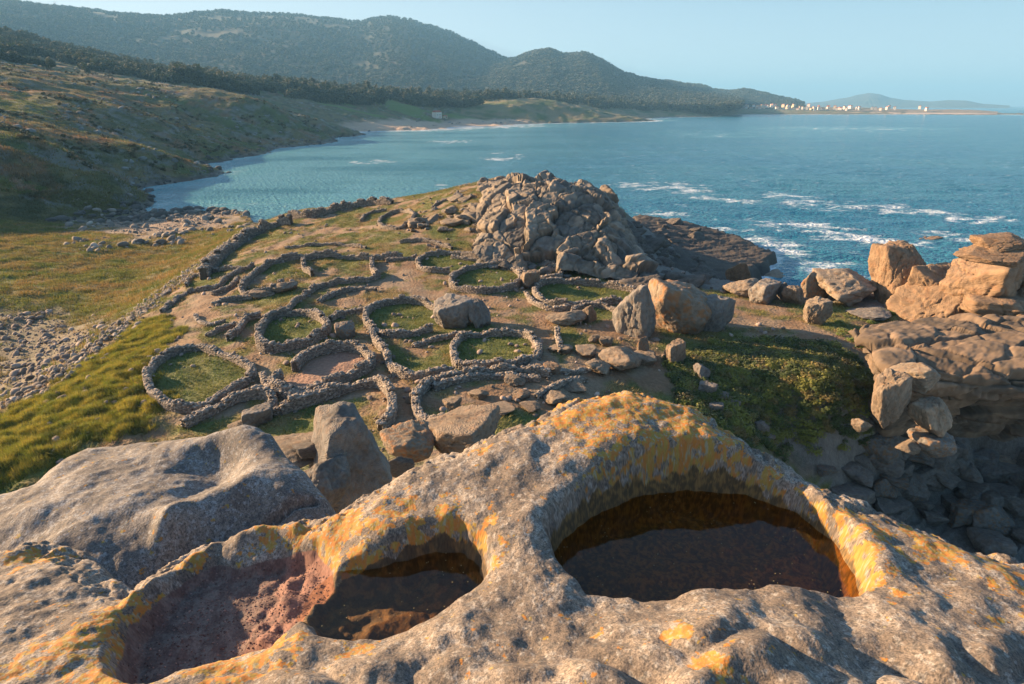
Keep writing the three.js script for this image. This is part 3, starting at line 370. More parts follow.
// ---------- generic stones ----------
function rockGeo(seed, detail, o = {}) {                                // rounded many-sided stone about 1 m in radius
  const R = rng(seed), g0 = new THREE.IcosahedronGeometry(1, detail); g0.deleteAttribute('uv'); g0.deleteAttribute('normal');
  const g = mergeVertices(g0, 1e-4), p = g.attributes.position, N = o.pl ? 0 : o.planes ?? 11, k = o.k ?? 16, pl = o.pl ? o.pl.map(([a, b, c, d]) => { const l = Math.hypot(a, b, c); return [a / l, b / l, c / l, d]; }) : [], uv = new Float32Array(p.count * 2), col = new Float32Array(p.count * 3), v = new THREE.Vector3();
  for (let i = 0; i < N; i++) { v.set(R() * 2 - 1, R() * 2 - 1, R() * 2 - 1).normalize(); pl.push([v.x, v.y, v.z, 0.62 + 0.34 * R()]); }
  for (const s of [[1, 0, 0], [-1, 0, 0], [0, 1, 0], [0, -1, 0], [0, 0, 1], [0, 0, -1]]) pl.push([...s, 0.96]);
  const q = seed * 3.7, am = o.rough ?? 0.07;
  for (let i = 0; i < p.count; i++) {
    v.fromBufferAttribute(p, i); let s = 0; for (const [a, b, c, d] of pl) { const t = (v.x * a + v.y * b + v.z * c) / d; if (t > 0) s += Math.pow(t, k); }
    let r = Math.pow(s, -1 / k); const m = fb3(v.x * 1.6 + q, v.y * 1.6, v.z * 1.6, 4), f = fb3(v.x * 6 + q, v.y * 6, v.z * 6, 3);
    r *= 1 + am * 1.5 * m + am * 0.45 * f; if (o.crack) r -= o.crack * Math.max(0, 1 - Math.abs(n3(v.x * 1.3 + q, v.y * 1.3, v.z * 2.2)) * 9);
    const t = 1 + 0.42 * f + 0.30 * fb3(v.x * 2 + q, v.y * 2 + 9, v.z * 2, 3), w = sst(0.12, 0.3, fb3(v.x * 3.1, v.y * 3.1 + q, v.z * 3.1, 3)), l = (o.lichen ?? 0) * sst(0.10, 0.26, fb3(v.x * 3.5 + q, v.y * 3.5, v.z * 3.5 + 5, 4));
    let c = mixc([t, t, t], [1.35, 1.36, 1.36], w * 0.6); c = mixc(c, [1.75, 0.8, 0.14], l); col[i * 3] = c[0]; col[i * 3 + 1] = c[1]; col[i * 3 + 2] = c[2];
    uv[i * 2] = Math.atan2(v.z, v.x) / Math.PI * 2; uv[i * 2 + 1] = v.y * 1.3; v.multiplyScalar(r); p.setXYZ(i, v.x, v.y, v.z);
  }
  g.setAttribute('uv', new THREE.BufferAttribute(uv, 2)); g.setAttribute('color', new THREE.BufferAttribute(col, 3)); g.computeVertexNormals(); return g;
}
const rockMat = (r, g, b) => new THREE.MeshStandardMaterial({ color: new THREE.Color().setRGB(r, g, b), vertexColors: true, roughness: 0.93, bumpMap: rep(bumpTex, 1.2, 1.2), bumpScale: 0.05 });
const pebbleGeo = [1, 2, 3].map((s) => { const g = rockGeo(200 + s, 1, { planes: 7, k: 9, rough: 0.12 }); return g; });
const pebbleMat = new THREE.MeshStandardMaterial({ roughness: 0.95, vertexColors: true });
const stoneTint = (R, warm = 1) => { const t = 0.095 + 0.15 * R() + (R() < 0.14 ? 0.12 : 0); return [t * 1.12 * warm, t * 0.93, t * 0.76]; };

// ---------- dry-stone walls ----------
// [thickness, height, label, points in the picture along the wall's top, closed, floor]
const WALLS = [
  [0.75, 0.85, 'large oval ring wall with grassy floor at the edge of the grass bank', [[146, 374], [151, 363], [169, 350], [193, 344], [214, 347], [236, 355], [251, 363], [250, 371], [239, 381], [221, 392], [202, 400], [182, 403], [167, 400], [154, 390], [148, 381]], 1, 'green'],
  [0.85, 1.25, 'tall round ring wall with shaded grass floor in the middle of the settlement', [[258, 331], [262, 319], [270, 311], [288, 307], [309, 307], [321, 312], [327, 321], [320, 328], [306, 334], [288, 339], [270, 342], [260, 339]], 1, 'green'],
  [0.8, 1.15, 'ring wall around a bare reddish earth floor', [[294, 361], [300, 353], [316, 345], [337, 341], [357, 342], [368, 348], [371, 356], [358, 365], [340, 372], [319, 379], [298, 383], [281, 383], [271, 378], [280, 370]], 0, 'red'],
  [0.8, 1.05, 'hooked wall curling around at its right end below the reddish floor', [[272, 404], [288, 400], [312, 393], [340, 383], [358, 378], [375, 376], [388, 383], [392, 397], [389, 410], [380, 419]], 0],
  [0.8, 0.9, 'low curving wall with a bent end next to a small boulder', [[183, 418], [204, 407], [221, 399], [242, 391], [263, 389], [272, 393], [269, 402], [263, 409]], 0],
  [0.6, 0.6, 'short low wall left of the tall round ring', [[207, 332], [225, 325], [235, 321]], 0],
  [0.7, 0.8, 'slanting wall touching the tall round ring', [[228, 335], [239, 324], [246, 315], [260, 311]], 0],
  [0.6, 0.4, 'low curved kerb of stones by the dirt path', [[195, 313], [199, 320], [212, 323], [224, 319]], 0],
  [0.7, 0.9, 'long rising wall behind the tall round ring', [[284, 306], [302, 293], [319, 283], [340, 278], [368, 276], [379, 272]], 0],
  [0.8, 1.2, 'tall back wall of the rectangular enclosure', [[242, 284], [246, 276], [263, 264], [284, 255], [305, 253], [340, 252], [372, 253], [402, 252]], 0],
  [0.8, 1.1, 'stub wall dividing the rectangular enclosure', [[303, 256], [304, 264], [312, 270]], 0],
  [0.8, 1.1, 'end wall closing the rectangular enclosure', [[372, 256], [372, 264], [377, 272]], 0],
  [0.7, 0.9, 'front wall of the enclosure by the flat rocks', [[240, 285], [246, 291], [258, 289], [275, 285], [282, 279]], 0],
  [0.65, 0.8, 'outer wall of the narrow passage under the rampart', [[186, 282], [193, 274], [211, 268], [232, 265], [240, 266]], 0],
  [0.65, 0.8, 'inner wall of the narrow passage under the rampart', [[188, 288], [214, 284], [235, 270], [253, 262]], 0],
  [0.6, 0.7, 'short straight wall inside the passage', [[212, 291], [226, 287], [238, 275]], 0],
  [0.65, 0.7, 'stub wall at the lower end of the passage, beside the path', [[161, 308], [174, 299], [186, 290]], 0],
  [0.65, 0.7, 'stub wall between rampart rubble and the passage', [[154, 299], [169, 290]], 0],
  [0.7, 1.0, 'wall of the oval ring beside the big boulder', [[431, 323], [415, 327], [393, 329], [374, 325], [367, 318], [365, 312], [371, 303], [386, 298], [407, 296], [424, 298], [436, 304]], 0, 'green'],
  [0.75, 0.9, 'curved wall running down from the oval ring', [[371, 326], [376, 337], [385, 347], [389, 358], [397, 367], [414, 371], [435, 369], [452, 364]], 0, 'green'],
  [0.55, 0.5, 'thin wall splitting the grassy yard', [[414, 343], [431, 338], [449, 334], [463, 331]], 0],
  [0.75, 0.85, 'rounded square ring wall with tufted grass floor', [[454, 352], [454, 341], [463, 332], [491, 329], [512, 329], [527, 331], [536, 338], [539, 347], [532, 355], [516, 359], [494, 361], [470, 362], [458, 360]], 1, 'green'],
  [0.8, 1.0, 'horseshoe wall just above the foreground rocks', [[447, 416], [432, 415], [421, 410], [416, 401], [416, 390], [422, 382], [433, 375], [456, 369], [487, 366], [522, 364], [550, 367]], 0],
  [0.5, 0.4, 'broken wall of scattered slabs on bare ground', [[537, 394], [552, 386], [566, 380], [587, 378]], 0],
  [0.55, 0.5, 'low broken wall running towards the split boulder', [[550, 368], [570, 369], [590, 366]], 0],
  [0.75, 1.0, 'bright round ring wall with a smooth green floor near the outcrop', [[451, 277], [456, 270], [470, 264], [487, 261], [505, 262], [517, 267], [521, 276], [515, 282], [501, 285], [484, 287], [463, 285], [453, 282]], 1, 'green'],
  [0.7, 0.9, 'ring wall behind and left of the bright round ring', [[449, 267], [431, 267], [420, 264], [418, 258], [425, 252], [440, 250], [459, 250], [478, 253], [494, 256]], 0, 'green'],
  [0.6, 0.6, 'thin wall inside the ring left of the bright round one', [[452, 255], [470, 257], [488, 257], [506, 254]], 0],
  [0.7, 0.9, 'ring wall at the foot of the rocky outcrop', [[507, 257], [516, 253], [533, 254], [551, 260], [561, 267], [559, 273], [547, 275], [531, 273], [522, 268]], 0, 'green'],
  [0.75, 0.95, 'long oval ring wall right of the small round boulder', [[650, 291], [632, 286], [600, 281], [578, 278], [557, 277], [543, 279], [535, 285], [537, 292], [547, 298], [568, 300], [600, 298], [626, 297]], 0, 'green'],
  [0.65, 0.8, 'small square enclosure left of the split boulder', [[579, 319], [573, 312], [576, 305], [587, 302], [602, 302], [616, 307]], 0, 'green'],
  [0.6, 0.7, 'short straight wall left of the flat slab', [[557, 328], [559, 338], [561, 348]], 0],
  [0.7, 0.7, 'faint ring wall at the far edge of the plateau', [[361, 219], [366, 213], [373, 210], [386, 208]], 0],
  [0.7, 0.8, 'oval ring wall at the far edge, below the cliff brow', [[379, 220], [386, 213], [399, 209], [411, 210], [413, 216], [400, 225], [386, 225]], 1],
  [0.6, 0.7, 'low wall between the enclosure and the far rings', [[386, 258], [402, 256], [416, 254]], 0],
  [0.7, 0.8, 'wall linking the tall round ring to the oval ring', [[330, 315], [348, 309], [366, 306]], 0],
  [0.6, 0.6, 'inner low wall inside the horseshoe', [[434, 384], [452, 378], [476, 374], [505, 373], [540, 375]], 0],
  [0.6, 0.6, 'low wall crossing the dirt below the passage', [[212, 302], [232, 297], [252, 295]], 0],
  [0.7, 0.7, 'second terrace wall behind the tall round ring', [[318, 298], [336, 290], [356, 286], [376, 286]], 0],
  [0.7, 0.8, 'outer shell wall wrapping the reddish floor ring', [[262, 372], [268, 384], [284, 390], [306, 389], [330, 383]], 0],
  [0.6, 0.6, 'short terrace wall right of the bright round ring', [[526, 290], [534, 300], [552, 306], [570, 306]], 0],
  [0.6, 0.6, 'ruined kerb on the slope between enclosure and outcrop', [[400, 240], [418, 238], [436, 241], [452, 246]], 0],
  [0.6, 0.5, 'faint terrace line above the enclosure', [[285, 246], [312, 243], [340, 243], [366, 246]], 0],
  [0.5, 0.5, 'crooked wall on the slope below the outcrop crest', [[432, 206], [441, 201], [452, 197], [458, 190]], 0],
];
const wallItems = [];
function smoothLine(pts, closed, step) { const c = new THREE.CatmullRomCurve3(pts, !!closed, 'centripetal'), n = Math.max(3, Math.ceil(c.getLength() / step)); return c.getSpacedPoints(n); }
function wallCore(line, T, Hf, closed) {                                // rubble heart of the wall, rounded on top
  const prof = [[-0.5, -0.5], [-0.47, 0.55], [-0.36, 0.94], [0, 1.0], [0.36, 0.94], [0.47, 0.55], [0.5, -0.5]], pos = [], idx = [], n = line.length;
  line.forEach((p, i) => { const a = line[Math.max(0, i - 1)], b = line[Math.min(n - 1, i + 1)], dx = b.x - a.x, dz = b.z - a.z, l = Math.hypot(dx, dz) || 1, nx = -dz / l, nz = dx / l, H = Hf(p); for (const [u, v] of prof) { const x = p.x + nx * u * T * 0.86, z = p.z + nz * u * T * 0.86; pos.push(x, p.y + v * H * 0.93, z); } });
  for (let i = 0; i < n - 1; i++) for (let k = 0; k < 6; k++) { const a = i * 7 + k; idx.push(a, a + 7, a + 8, a, a + 8, a + 1); }
  if (!closed) for (const e of [0, (n - 1) * 7]) for (let k = 1; k < 6; k++) idx.push(e, e + k, e + k + 1);
  const g = new THREE.BufferGeometry(); g.setAttribute('position', new THREE.Float32BufferAttribute(pos, 3)); g.setIndex(idx); g.computeVertexNormals(); return g;
}
const coreMat = new THREE.MeshStandardMaterial({ color: new THREE.Color().setRGB(0.10, 0.078, 0.058), roughness: 1 });
function stoneWall(name, label, pts, T, H, closed, seed, group, size = 0.2, cat = 'wall') {
  const R = rng(seed), line = smoothLine(pts, closed, 0.4).map((p) => { p.y = height(p.x, p.z); return p; }), Hf = (p) => H * (0.80 + 0.38 * n2(p.x * 0.5, p.z * 0.5) + 0.14 * n2(p.x * 1.7, p.z * 1.7)), g = grp(name), items = [[], [], []];
  tag(g, label, cat, group, 'thing'); mesh('rubble_core', wallCore(line, T, Hf, closed), coreMat, g);
  for (let i = 0; i < line.length - 1; i++) {
    const p = line[i], q = line[i + 1], L = p.distanceTo(q), dx = (q.x - p.x) / L, dz = (q.z - p.z) / L, nx = -dz, nz = dx, ang = -Math.atan2(dz, dx), h = Hf(p);
    const put = (u, side, v, s) => { const x = p.x + dx * u + nx * side, z = p.z + dz * u + nz * side, y = lerp(p.y, q.y, u / L) + v, k = (R() * 3) | 0; items[k].push([x, y, z, s * (0.75 + 0.5 * R()), s * (0.45 + 0.3 * R()), s * (0.6 + 0.4 * R()), (R() - 0.5) * 0.5, ang + (R() - 0.5) * 0.6, (R() - 0.5) * 0.5, stoneTint(R)]); };
    for (const sd of [-1, 1]) for (let v = 0.04; v < h * 0.96; v += size * 0.56) for (let u = R() * size * 0.5; u < L; u += size * 0.82) put(u, sd * T * (0.46 - 0.04 * v / h), v, size * (0.6 + 0.25 * R()));
    for (let w = -0.42; w <= 0.43; w += 0.21) for (let u = R() * size * 0.5; u < L; u += size * 0.9) put(u, w * T, h * (0.98 - 0.25 * w * w) + (R() - 0.35) * 0.09, size * (0.62 + 0.45 * R()));
    if (R() < 0.4) put(R() * L, (R() < 0.5 ? -1 : 1) * T * (0.6 + 0.6 * R()), 0.03, size * (0.6 + 0.5 * R()));
  }
  items.forEach((it, k) => it.length && scatter('stones', pebbleGeo[k], pebbleMat, it, g));
  return line;
}
WALLS.forEach(([T, H, label, px, closed, floor], i) => {
  const pts = px.map(([a, b]) => ground(a, b, H * 0.58)), line = stoneWall('dry_stone_wall', label, pts, T * 0.41, H * 0.58, closed, 400 + i, 'ruined dry-stone walls of the settlement', 0.115);
  if (floor) { const poly = line.map((p) => [p.x, p.z]), cx = poly.reduce((s, p) => s + p[0], 0) / poly.length, cz = poly.reduce((s, p) => s + p[1], 0) / poly.length; (floor === 'red' ? redSpots : greenSpots).push([poly, cx, cz, 12]); }
});
// the rampart across the neck: a high facing wall and a broad strip of rubble behind it
stoneWall('rampart_wall', 'high rampart wall with a dark face running up to the cliff', [[202, 264], [214, 252], [235, 236], [256, 223], [274, 216], [290, 213]].map(([a, b]) => ground(a, b, 1.5)), 0.8, 1.35, 0, 600, null, 0.18);
stoneWall('rampart_wall', 'long wall closing the plateau along the cliff brow', [[290, 213], [312, 212], [326, 209], [345, 204], [368, 200], [392, 198]].map(([a, b]) => ground(a, b, 0.8)), 0.7, 1.1, 0, 601, null, 0.18);
{
  const R = rng(610), l = [[20, 396], [60, 370], [100, 341], [130, 316], [150, 300], [175, 282], [200, 263], [222, 246], [245, 229], [262, 219]].map(([a, b]) => ground(a, b, 0.3)), line = smoothLine(l, 0, 0.25), items = [[], [], []];
  line.forEach((p, i) => { const w = 1.4 + 0.9 * i / line.length, n = Math.round(lerp(5, 11, i / line.length)); for (let k = 0; k < n; k++) { const x = p.x + (R() - 0.5) * 2 * w, z = p.z + (R() - 0.5) * 2 * w, s = 0.12 + 0.22 * R() * R(); items[(R() * 3) | 0].push([x, height(x, z) + s * 0.25 + 0.15 * Math.max(0, 1 - Math.hypot(x - p.x, z - p.z) / w), z, s, s * 0.65, s * 0.85, R() * 3, R() * 3, 0, stoneTint(R)]); } });
  const g = grp('rampart_rubble'); tag(g, 'broad strip of collapsed rampart rubble along the bank edge', 'rubble', null, 'stuff'); items.forEach((it, k) => scatter('stones', pebbleGeo[k], pebbleMat, it, g));
}
// loose stones of the isthmus and the settlement
{
  const R = rng(620), items = [[], [], []], put = (x, z, s, warm) => { const h = height(x, z); if (h < 0) return; items[(R() * 3) | 0].push([x, h + s * 0.2, z, s, s * 0.6, s * 0.8, R() * 0.6, R() * 6, R() * 0.6, stoneTint(R, warm)]); };
  const inBox = (poly) => { const xs = poly.map((p) => p[0]), zs = poly.map((p) => p[1]); return [Math.min(...xs), Math.max(...xs), Math.min(...zs), Math.max(...zs)]; };
  for (const [poly, n, s0] of [[ZONE.stones, 4200, 0.16], [ZONE.sand, 6000, 0.10]]) { const [a, b, c, d] = inBox(poly); for (let i = 0; i < n * 2; i++) { const x = lerp(a - 4, b + 4, R()), z = lerp(c - 4, d + 4, R()), q = sdPoly(poly, x, z) + 5 * fbm(x * 0.15, z * 0.15, 3); if (q > 0.5) put(x, z, s0 * (0.5 + 2.2 * R() ** 7), 1.05); } }
  for (let i = 0; i < 5000; i++) { const a = lerp(-0.75, 0.5, R()), D = 18 + 70 * R(), x = D * Math.sin(a), z = -D * Math.cos(a), h = height(x, z); if (h < 7.5 || h > 16 || fbm(x * 0.2 + 5, z * 0.2, 3) < 0.05) continue; put(x, z, 0.05 + 0.22 * R() ** 4, 1.1); }
  for (let i = 0; i < 5000; i++) { const a = lerp(-0.65, -0.2, R()), D = 110 + 90 * R(), x = D * Math.sin(a), z = -D * Math.cos(a), h = height(x, z); if (h < 0.1 || h > 3.5) continue; if (fbm(x * 0.08, z * 0.08, 3) > -0.05) put(x, z, 0.12 + 0.9 * R() ** 8, 1); }
  const g = grp('loose_stones'); tag(g, 'loose grey stones strewn over the isthmus and the plateau', 'stones', null, 'stuff'); items.forEach((it, k) => scatter('stones', pebbleGeo[k], pebbleMat, it, g));
}
// ---------- boulders ----------
const BG = [21, 22, 23, 24, 25, 26, 27, 28].map((s, i) => rockGeo(s, 22, { planes: 9 + (i % 3) * 2, k: [18, 26, 14][i % 3], rough: 0.075, crack: i % 2 ? 0.06 : 0.02, lichen: i % 4 === 0 ? 0.5 : 0.15 }));
BG.push(rockGeo(91, 26, { pl: [[-0.85, 0.26, 0.40, 0.42], [0.7, 0.12, 0.62, 0.62], [0.85, 0.3, -0.3, 0.7], [0.1, 0.3, -0.9, 0.7], [0.3, 1, 0.15, 0.86], [-0.4, 0.9, 0.25, 0.74], [0, -1, 0, 0.9], [-0.9, -0.1, -0.3, 0.75]], k: 20, rough: 0.06, lichen: 0.15 }));   // 8: a tooth
for (const s of [92, 93, 94, 95]) BG.push(rockGeo(s, 30, { planes: 8, k: 44, rough: 0.055, crack: 0.07, lichen: 0.12 }));   // 9 to 12: sharp-edged blocks
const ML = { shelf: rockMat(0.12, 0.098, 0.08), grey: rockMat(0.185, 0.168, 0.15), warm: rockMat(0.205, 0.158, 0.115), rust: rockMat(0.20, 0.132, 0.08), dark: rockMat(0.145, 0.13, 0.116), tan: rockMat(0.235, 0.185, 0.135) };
// px, py = middle of the base in the picture; w, h = size in the picture; depth = front-to-back share of the width
const VV = new THREE.Vector3(), proj = (v) => { const y = v.y - EYE, dep = -v.z * CP - y * SP, up = y * CP - v.z * SP; return [512 + v.x / dep * FPX, 342 - up / dep * FPX]; };
function fit(o, box, D) {                                              // size and place a stone so that it stands where the photograph has it, at its real distance
  const p = o.geometry.attributes.position, [x0, y0, x1, y1] = box;
  for (let it = 0; it < 5; it++) {
    o.updateMatrixWorld(true); let a = 1e9, b = 1e9, c = -1e9, d = -1e9;
    for (let i = 0; i < p.count; i += 3) { const [x, y] = proj(VV.fromBufferAttribute(p, i).applyMatrix4(o.matrixWorld)); a = Math.min(a, x); b = Math.min(b, y); c = Math.max(c, x); d = Math.max(d, y); }
    const kx = clamp((x1 - x0) / (c - a), 0.5, 2), ky = clamp((y1 - y0) / (d - b), 0.5, 2); o.scale.x *= kx; o.scale.z *= kx; o.scale.y *= ky;
    const dep = -o.position.z * CP - (o.position.y - EYE) * SP, k = dep / FPX; o.position.x += ((x0 + x1) / 2 - (a + c) / 2) * k; const dv = ((b + d) / 2 - (y0 + y1) / 2) * k; o.position.y += dv * CP; o.position.z -= dv * SP;
  }
}
function boulder(label, px, py, w, h, geo, mat, turn = 0, tilt = 0, depth = 0.8, opt = {}) {
  const base = opt.D ? new THREE.Vector3(...PD(px, py, opt.D)) : ground(px, py), k = (-base.z * CP + (EYE - base.y) * SP) / FPX, W = w * k * 0.5;
  const o = mesh('boulder', BG[geo], ML[mat]); o.scale.set(W, Math.max(h * k * 0.5, W * 0.3), W * depth); o.rotation.set(opt.lean ?? 0, turn, tilt);
  o.position.set(base.x, base.y + h * k * 0.4, base.z - W * depth * 0.3); fit(o, [px - w / 2, py - h, px + w / 2, py + h * (opt.under ?? 0.22)]);
  tag(o, label, 'boulder', opt.group); return o;
}
// just beyond the rock underfoot
boulder('pointed standing boulder, lit on one side, with orange lichen on its tip', 350, 500, 84, 99, 8, 'grey', 0, 0, 0.9, { D: 9.0, under: 0.15 });
boulder('flat pale slab lying left of the pointed boulder', 290, 466, 84, 34, 2, 'tan', 0.1, -0.05, 1.0, { D: 9.6, sink: 0.6 });
boulder('small oblong block on the pale slab', 310, 456, 36, 14, 3, 'grey', 0.1, -0.06, 0.6, { D: 9.4, sink: 0.8 });
boulder('layered block in shade below the pale slab', 322, 505, 58, 50, 2, 'grey', 0.2, 0, 0.9, { D: 8.4, sink: 0.8 });
boulder('large flat-topped boulder half hidden by the rock crest', 460, 450, 82, 46, 1, 'warm', -0.35, 0.12, 0.9, { D: 13 });
boulder('cracked low slab of pale rock beside the flat-topped boulder', 408, 456, 56, 36, 4, 'tan', 0.6, 0, 1, { D: 12.6 });
boulder('thin grey slab leaning against the rock crest', 398, 474, 34, 18, 3, 'grey', 0.3, 0.2, 0.4, { D: 10.5, sink: 0.7 });
boulder('small grey boulder in front of the hooked wall', 257, 424, 32, 22, 6, 'grey', 0.4, 0, 0.9);
boulder('low weathered boulder beside the small grey one', 238, 428, 22, 10, 2, 'tan', 0.4, 0, 0.9);
// in the settlement
boulder('big cleft boulder standing among the ring walls', 455, 327, 44, 34, 1, 'grey', 0.9, 0, 1);
boulder('ribbed boulder leaning against the cleft one', 478, 326, 26, 28, 5, 'grey', 0.2, 0.1, 1);
boulder('small round boulder between two ring walls', 530, 288, 20, 19, 6, 'warm', 0.3, 0, 1, { sink: 0.9 });
boulder('long flat slab raised on stones left of the split boulder', 566, 324, 42, 14, 2, 'tan', 0, 0, 0.6, { sink: 0.9 });
boulder('dark block supporting the flat slab end', 588, 322, 18, 17, 3, 'warm', 0.3, 0, 0.9);
boulder('dark boulder beside the tall round ring', 345, 338, 22, 17, 4, 'grey', 0.3, 0, 1);
boulder('flat rock in front of the rectangular enclosure', 283, 291, 30, 10, 2, 'warm', 0, 0, 0.8);
boulder('low rock spine beside the enclosure front wall', 262, 297, 26, 7, 5, 'warm', 0.3, 0, 0.7);
for (const [a, b, w, h, q] of [[452, 408, 20, 12, 1], [478, 398, 22, 9, 3], [515, 384, 22, 11, 5], [535, 372, 30, 12, 2], [552, 373, 18, 12, 4], [500, 412, 30, 10, 7], [523, 398, 16, 9, 0], [560, 352, 26, 8, 3], [586, 356, 22, 12, 1], [606, 346, 14, 10, 6], [594, 342, 12, 8, 5], [620, 366, 44, 20, 2], [598, 372, 26, 14, 7], [643, 362, 28, 14, 1], [575, 390, 24, 10, 3], [555, 402, 28, 12, 5], [530, 410, 22, 9, 2], [590, 408, 26, 11, 4], [480, 378, 14, 7, 0], [412, 402, 14, 10, 3]]) boulder('low weathered rock breaking through the bare ground above the foreground crest', a, b, w, h, q, q % 2 ? 'tan' : 'warm', a, 0, 0.9, { group: 'low rocks in the bare ground' });
// the split boulder and its neighbours
boulder('upright shard of the split boulder, pale on one side', 634, 336, 44, 52, 3, 'grey', 0.5, 0.1, 0.9);
boulder('main hump of the split boulder with a warm top', 682, 330, 68, 52, 4, 'warm', 0.2, -0.25, 0.8);
boulder('right-hand piece of the split boulder', 716, 330, 40, 36, 1, 'grey', 0.7, -0.35, 0.9);
boulder('round lit boulder on the edge of the scrub', 675, 364, 22, 26, 6, 'warm', 0.3, 0.2, 0.9);
boulder('pale shard below the round boulder', 702, 380, 18, 17, 5, 'grey', 0.3, -0.5, 0.8);
boulder('pinnacle of stacked stone under the split boulder', 643, 356, 13, 20, 0, 'warm', 0.5, 0, 1);
for (const [a, b, w, h, q] of [[708, 392, 20, 12, 1], [722, 400, 16, 10, 4], [734, 408, 14, 9, 2], [716, 412, 16, 10, 6], [760, 432, 20, 12, 3], [768, 440, 16, 10, 0]]) boulder('grey stone showing through the dark scrub slope', a, b, w, h, q, 'grey', a, 0, 0.9, { group: 'stones in the scrub' });
// along the cliff edge on the right
for (const [l, a, b, w, h, q, m, t] of [
  ['flat tan boulder at the left end of the cliff-edge row', 742, 295, 42, 17, 2, 'tan', 0], ['round grey boulder in the cliff-edge row', 765, 303, 34, 25, 6, 'grey', 0.5], ['small dark boulder wedged in the cliff-edge row', 780, 300, 18, 18, 3, 'grey', 0.2], ['triangular dark boulder with a lit flank', 793, 304, 24, 19, 5, 'warm', 0.9], ['rusty boulder standing behind the cliff-edge row', 782, 274, 38, 18, 4, 'rust', 0.2], ['dark rusty block overlooking the surf', 822, 270, 28, 14, 1, 'rust', 0.4], ['rusty boulder at the brink above the dark shelf', 738, 282, 26, 20, 3, 'rust', 0.2], ['long fissured boulder in the cliff-edge row', 845, 300, 66, 32, 7, 'tan', 0.15], ['pale knob left of the fissured boulder', 815, 298, 30, 30, 0, 'tan', 0.7], ['square-headed boulder below the fissured one', 818, 324, 30, 28, 1, 'tan', 0.3], ['low dark rocks behind the round grey boulder', 768, 285, 50, 16, 2, 'warm', 0.3],
  ['broad low rock by the path bend', 868, 318, 48, 12, 2, 'grey', 0], ['leaning rusty slab of the tall boulder pile', 902, 300, 68, 60, 9, 'rust', 0.35], ['broad block filling the back of the tall pile', 934, 306, 64, 44, 12, 'rust', 0.8], ['flat capstone crowning the tall boulder pile', 918, 262, 52, 27, 11, 'rust', 0.1], ['pale boulder at the foot of the leaning slab', 886, 292, 30, 30, 6, 'tan', 0.4], ['grey-tan boulder wedged under the capstone', 922, 278, 40, 26, 4, 'tan', 0.3], ['grey boulder at the foot of the tall pile', 913, 298, 28, 26, 5, 'grey', 0.6], ['small cube of rock on the massif shoulder', 944, 278, 16, 16, 6, 'tan', 0.2]]) boulder(l, a, b, w, h, q, m, t, 0, 0.9);
boulder('big sloping block forming the front of the right massif', 945, 332, 130, 58, 10, 'rust', 0.3, 0.2, 0.8);
boulder('triangular slab face under the huge angular boulder', 1000, 332, 120, 56, 9, 'rust', 1.2, 0, 0.8);
boulder('huge angular boulder on top of the right massif', 982, 304, 96, 56, 11, 'rust', 0.5, 0.1, 0.9);
boulder('shaded block at the right end of the massif', 1022, 306, 70, 52, 12, 'warm', 0.4, 0, 0.9);
boulder('long low caprock along the massif skyline', 1004, 252, 70, 20, 9, 'rust', 0.1, 0.05, 0.8, { D: 42 });
boulder('second caprock slab under the skyline of the massif', 992, 264, 78, 20, 11, 'rust', 2.2, 0, 0.8, { D: 41 });
// ---------- cliffs: sheets of jointed rock ----------
function hash3(a, b, c) { let h = Math.imul(a, 374761393) ^ Math.imul(b, 668265263) ^ Math.imul(c, 2147483647 ^ 1274126177); h = Math.imul(h ^ (h >>> 13), 1274126177); return ((h ^ (h >>> 16)) >>> 0) / 4294967296; }
function cells(x, y, z) { const X = Math.floor(x), Y = Math.floor(y), Z = Math.floor(z); let f1 = 9, f2 = 9, id = 0, tl = 0; for (let i = -1; i < 2; i++) for (let j = -1; j < 2; j++) for (let k = -1; k < 2; k++) { const a = X + i, b = Y + j, c = Z + k, dx = a + hash3(a, b, c) - x, dy = b + hash3(a + 7, b, c) - y, dz = c + hash3(a, b + 5, c) - z, d = dx * dx + dy * dy + dz * dz; if (d < f1) { f2 = f1; f1 = d; id = hash3(a, b, c + 9); tl = dx * (hash3(a + 3, b, c) - 0.5) + dy * (hash3(a, b + 3, c) - 0.5) + dz * (hash3(a, b, c + 3) - 0.5); } else if (d < f2) f2 = d; } return [Math.sqrt(f1), Math.sqrt(f2), id, tl]; }
const azPx = (a, b) => { const r = ray(a, b); return Math.atan2(r[0], -r[2]); };
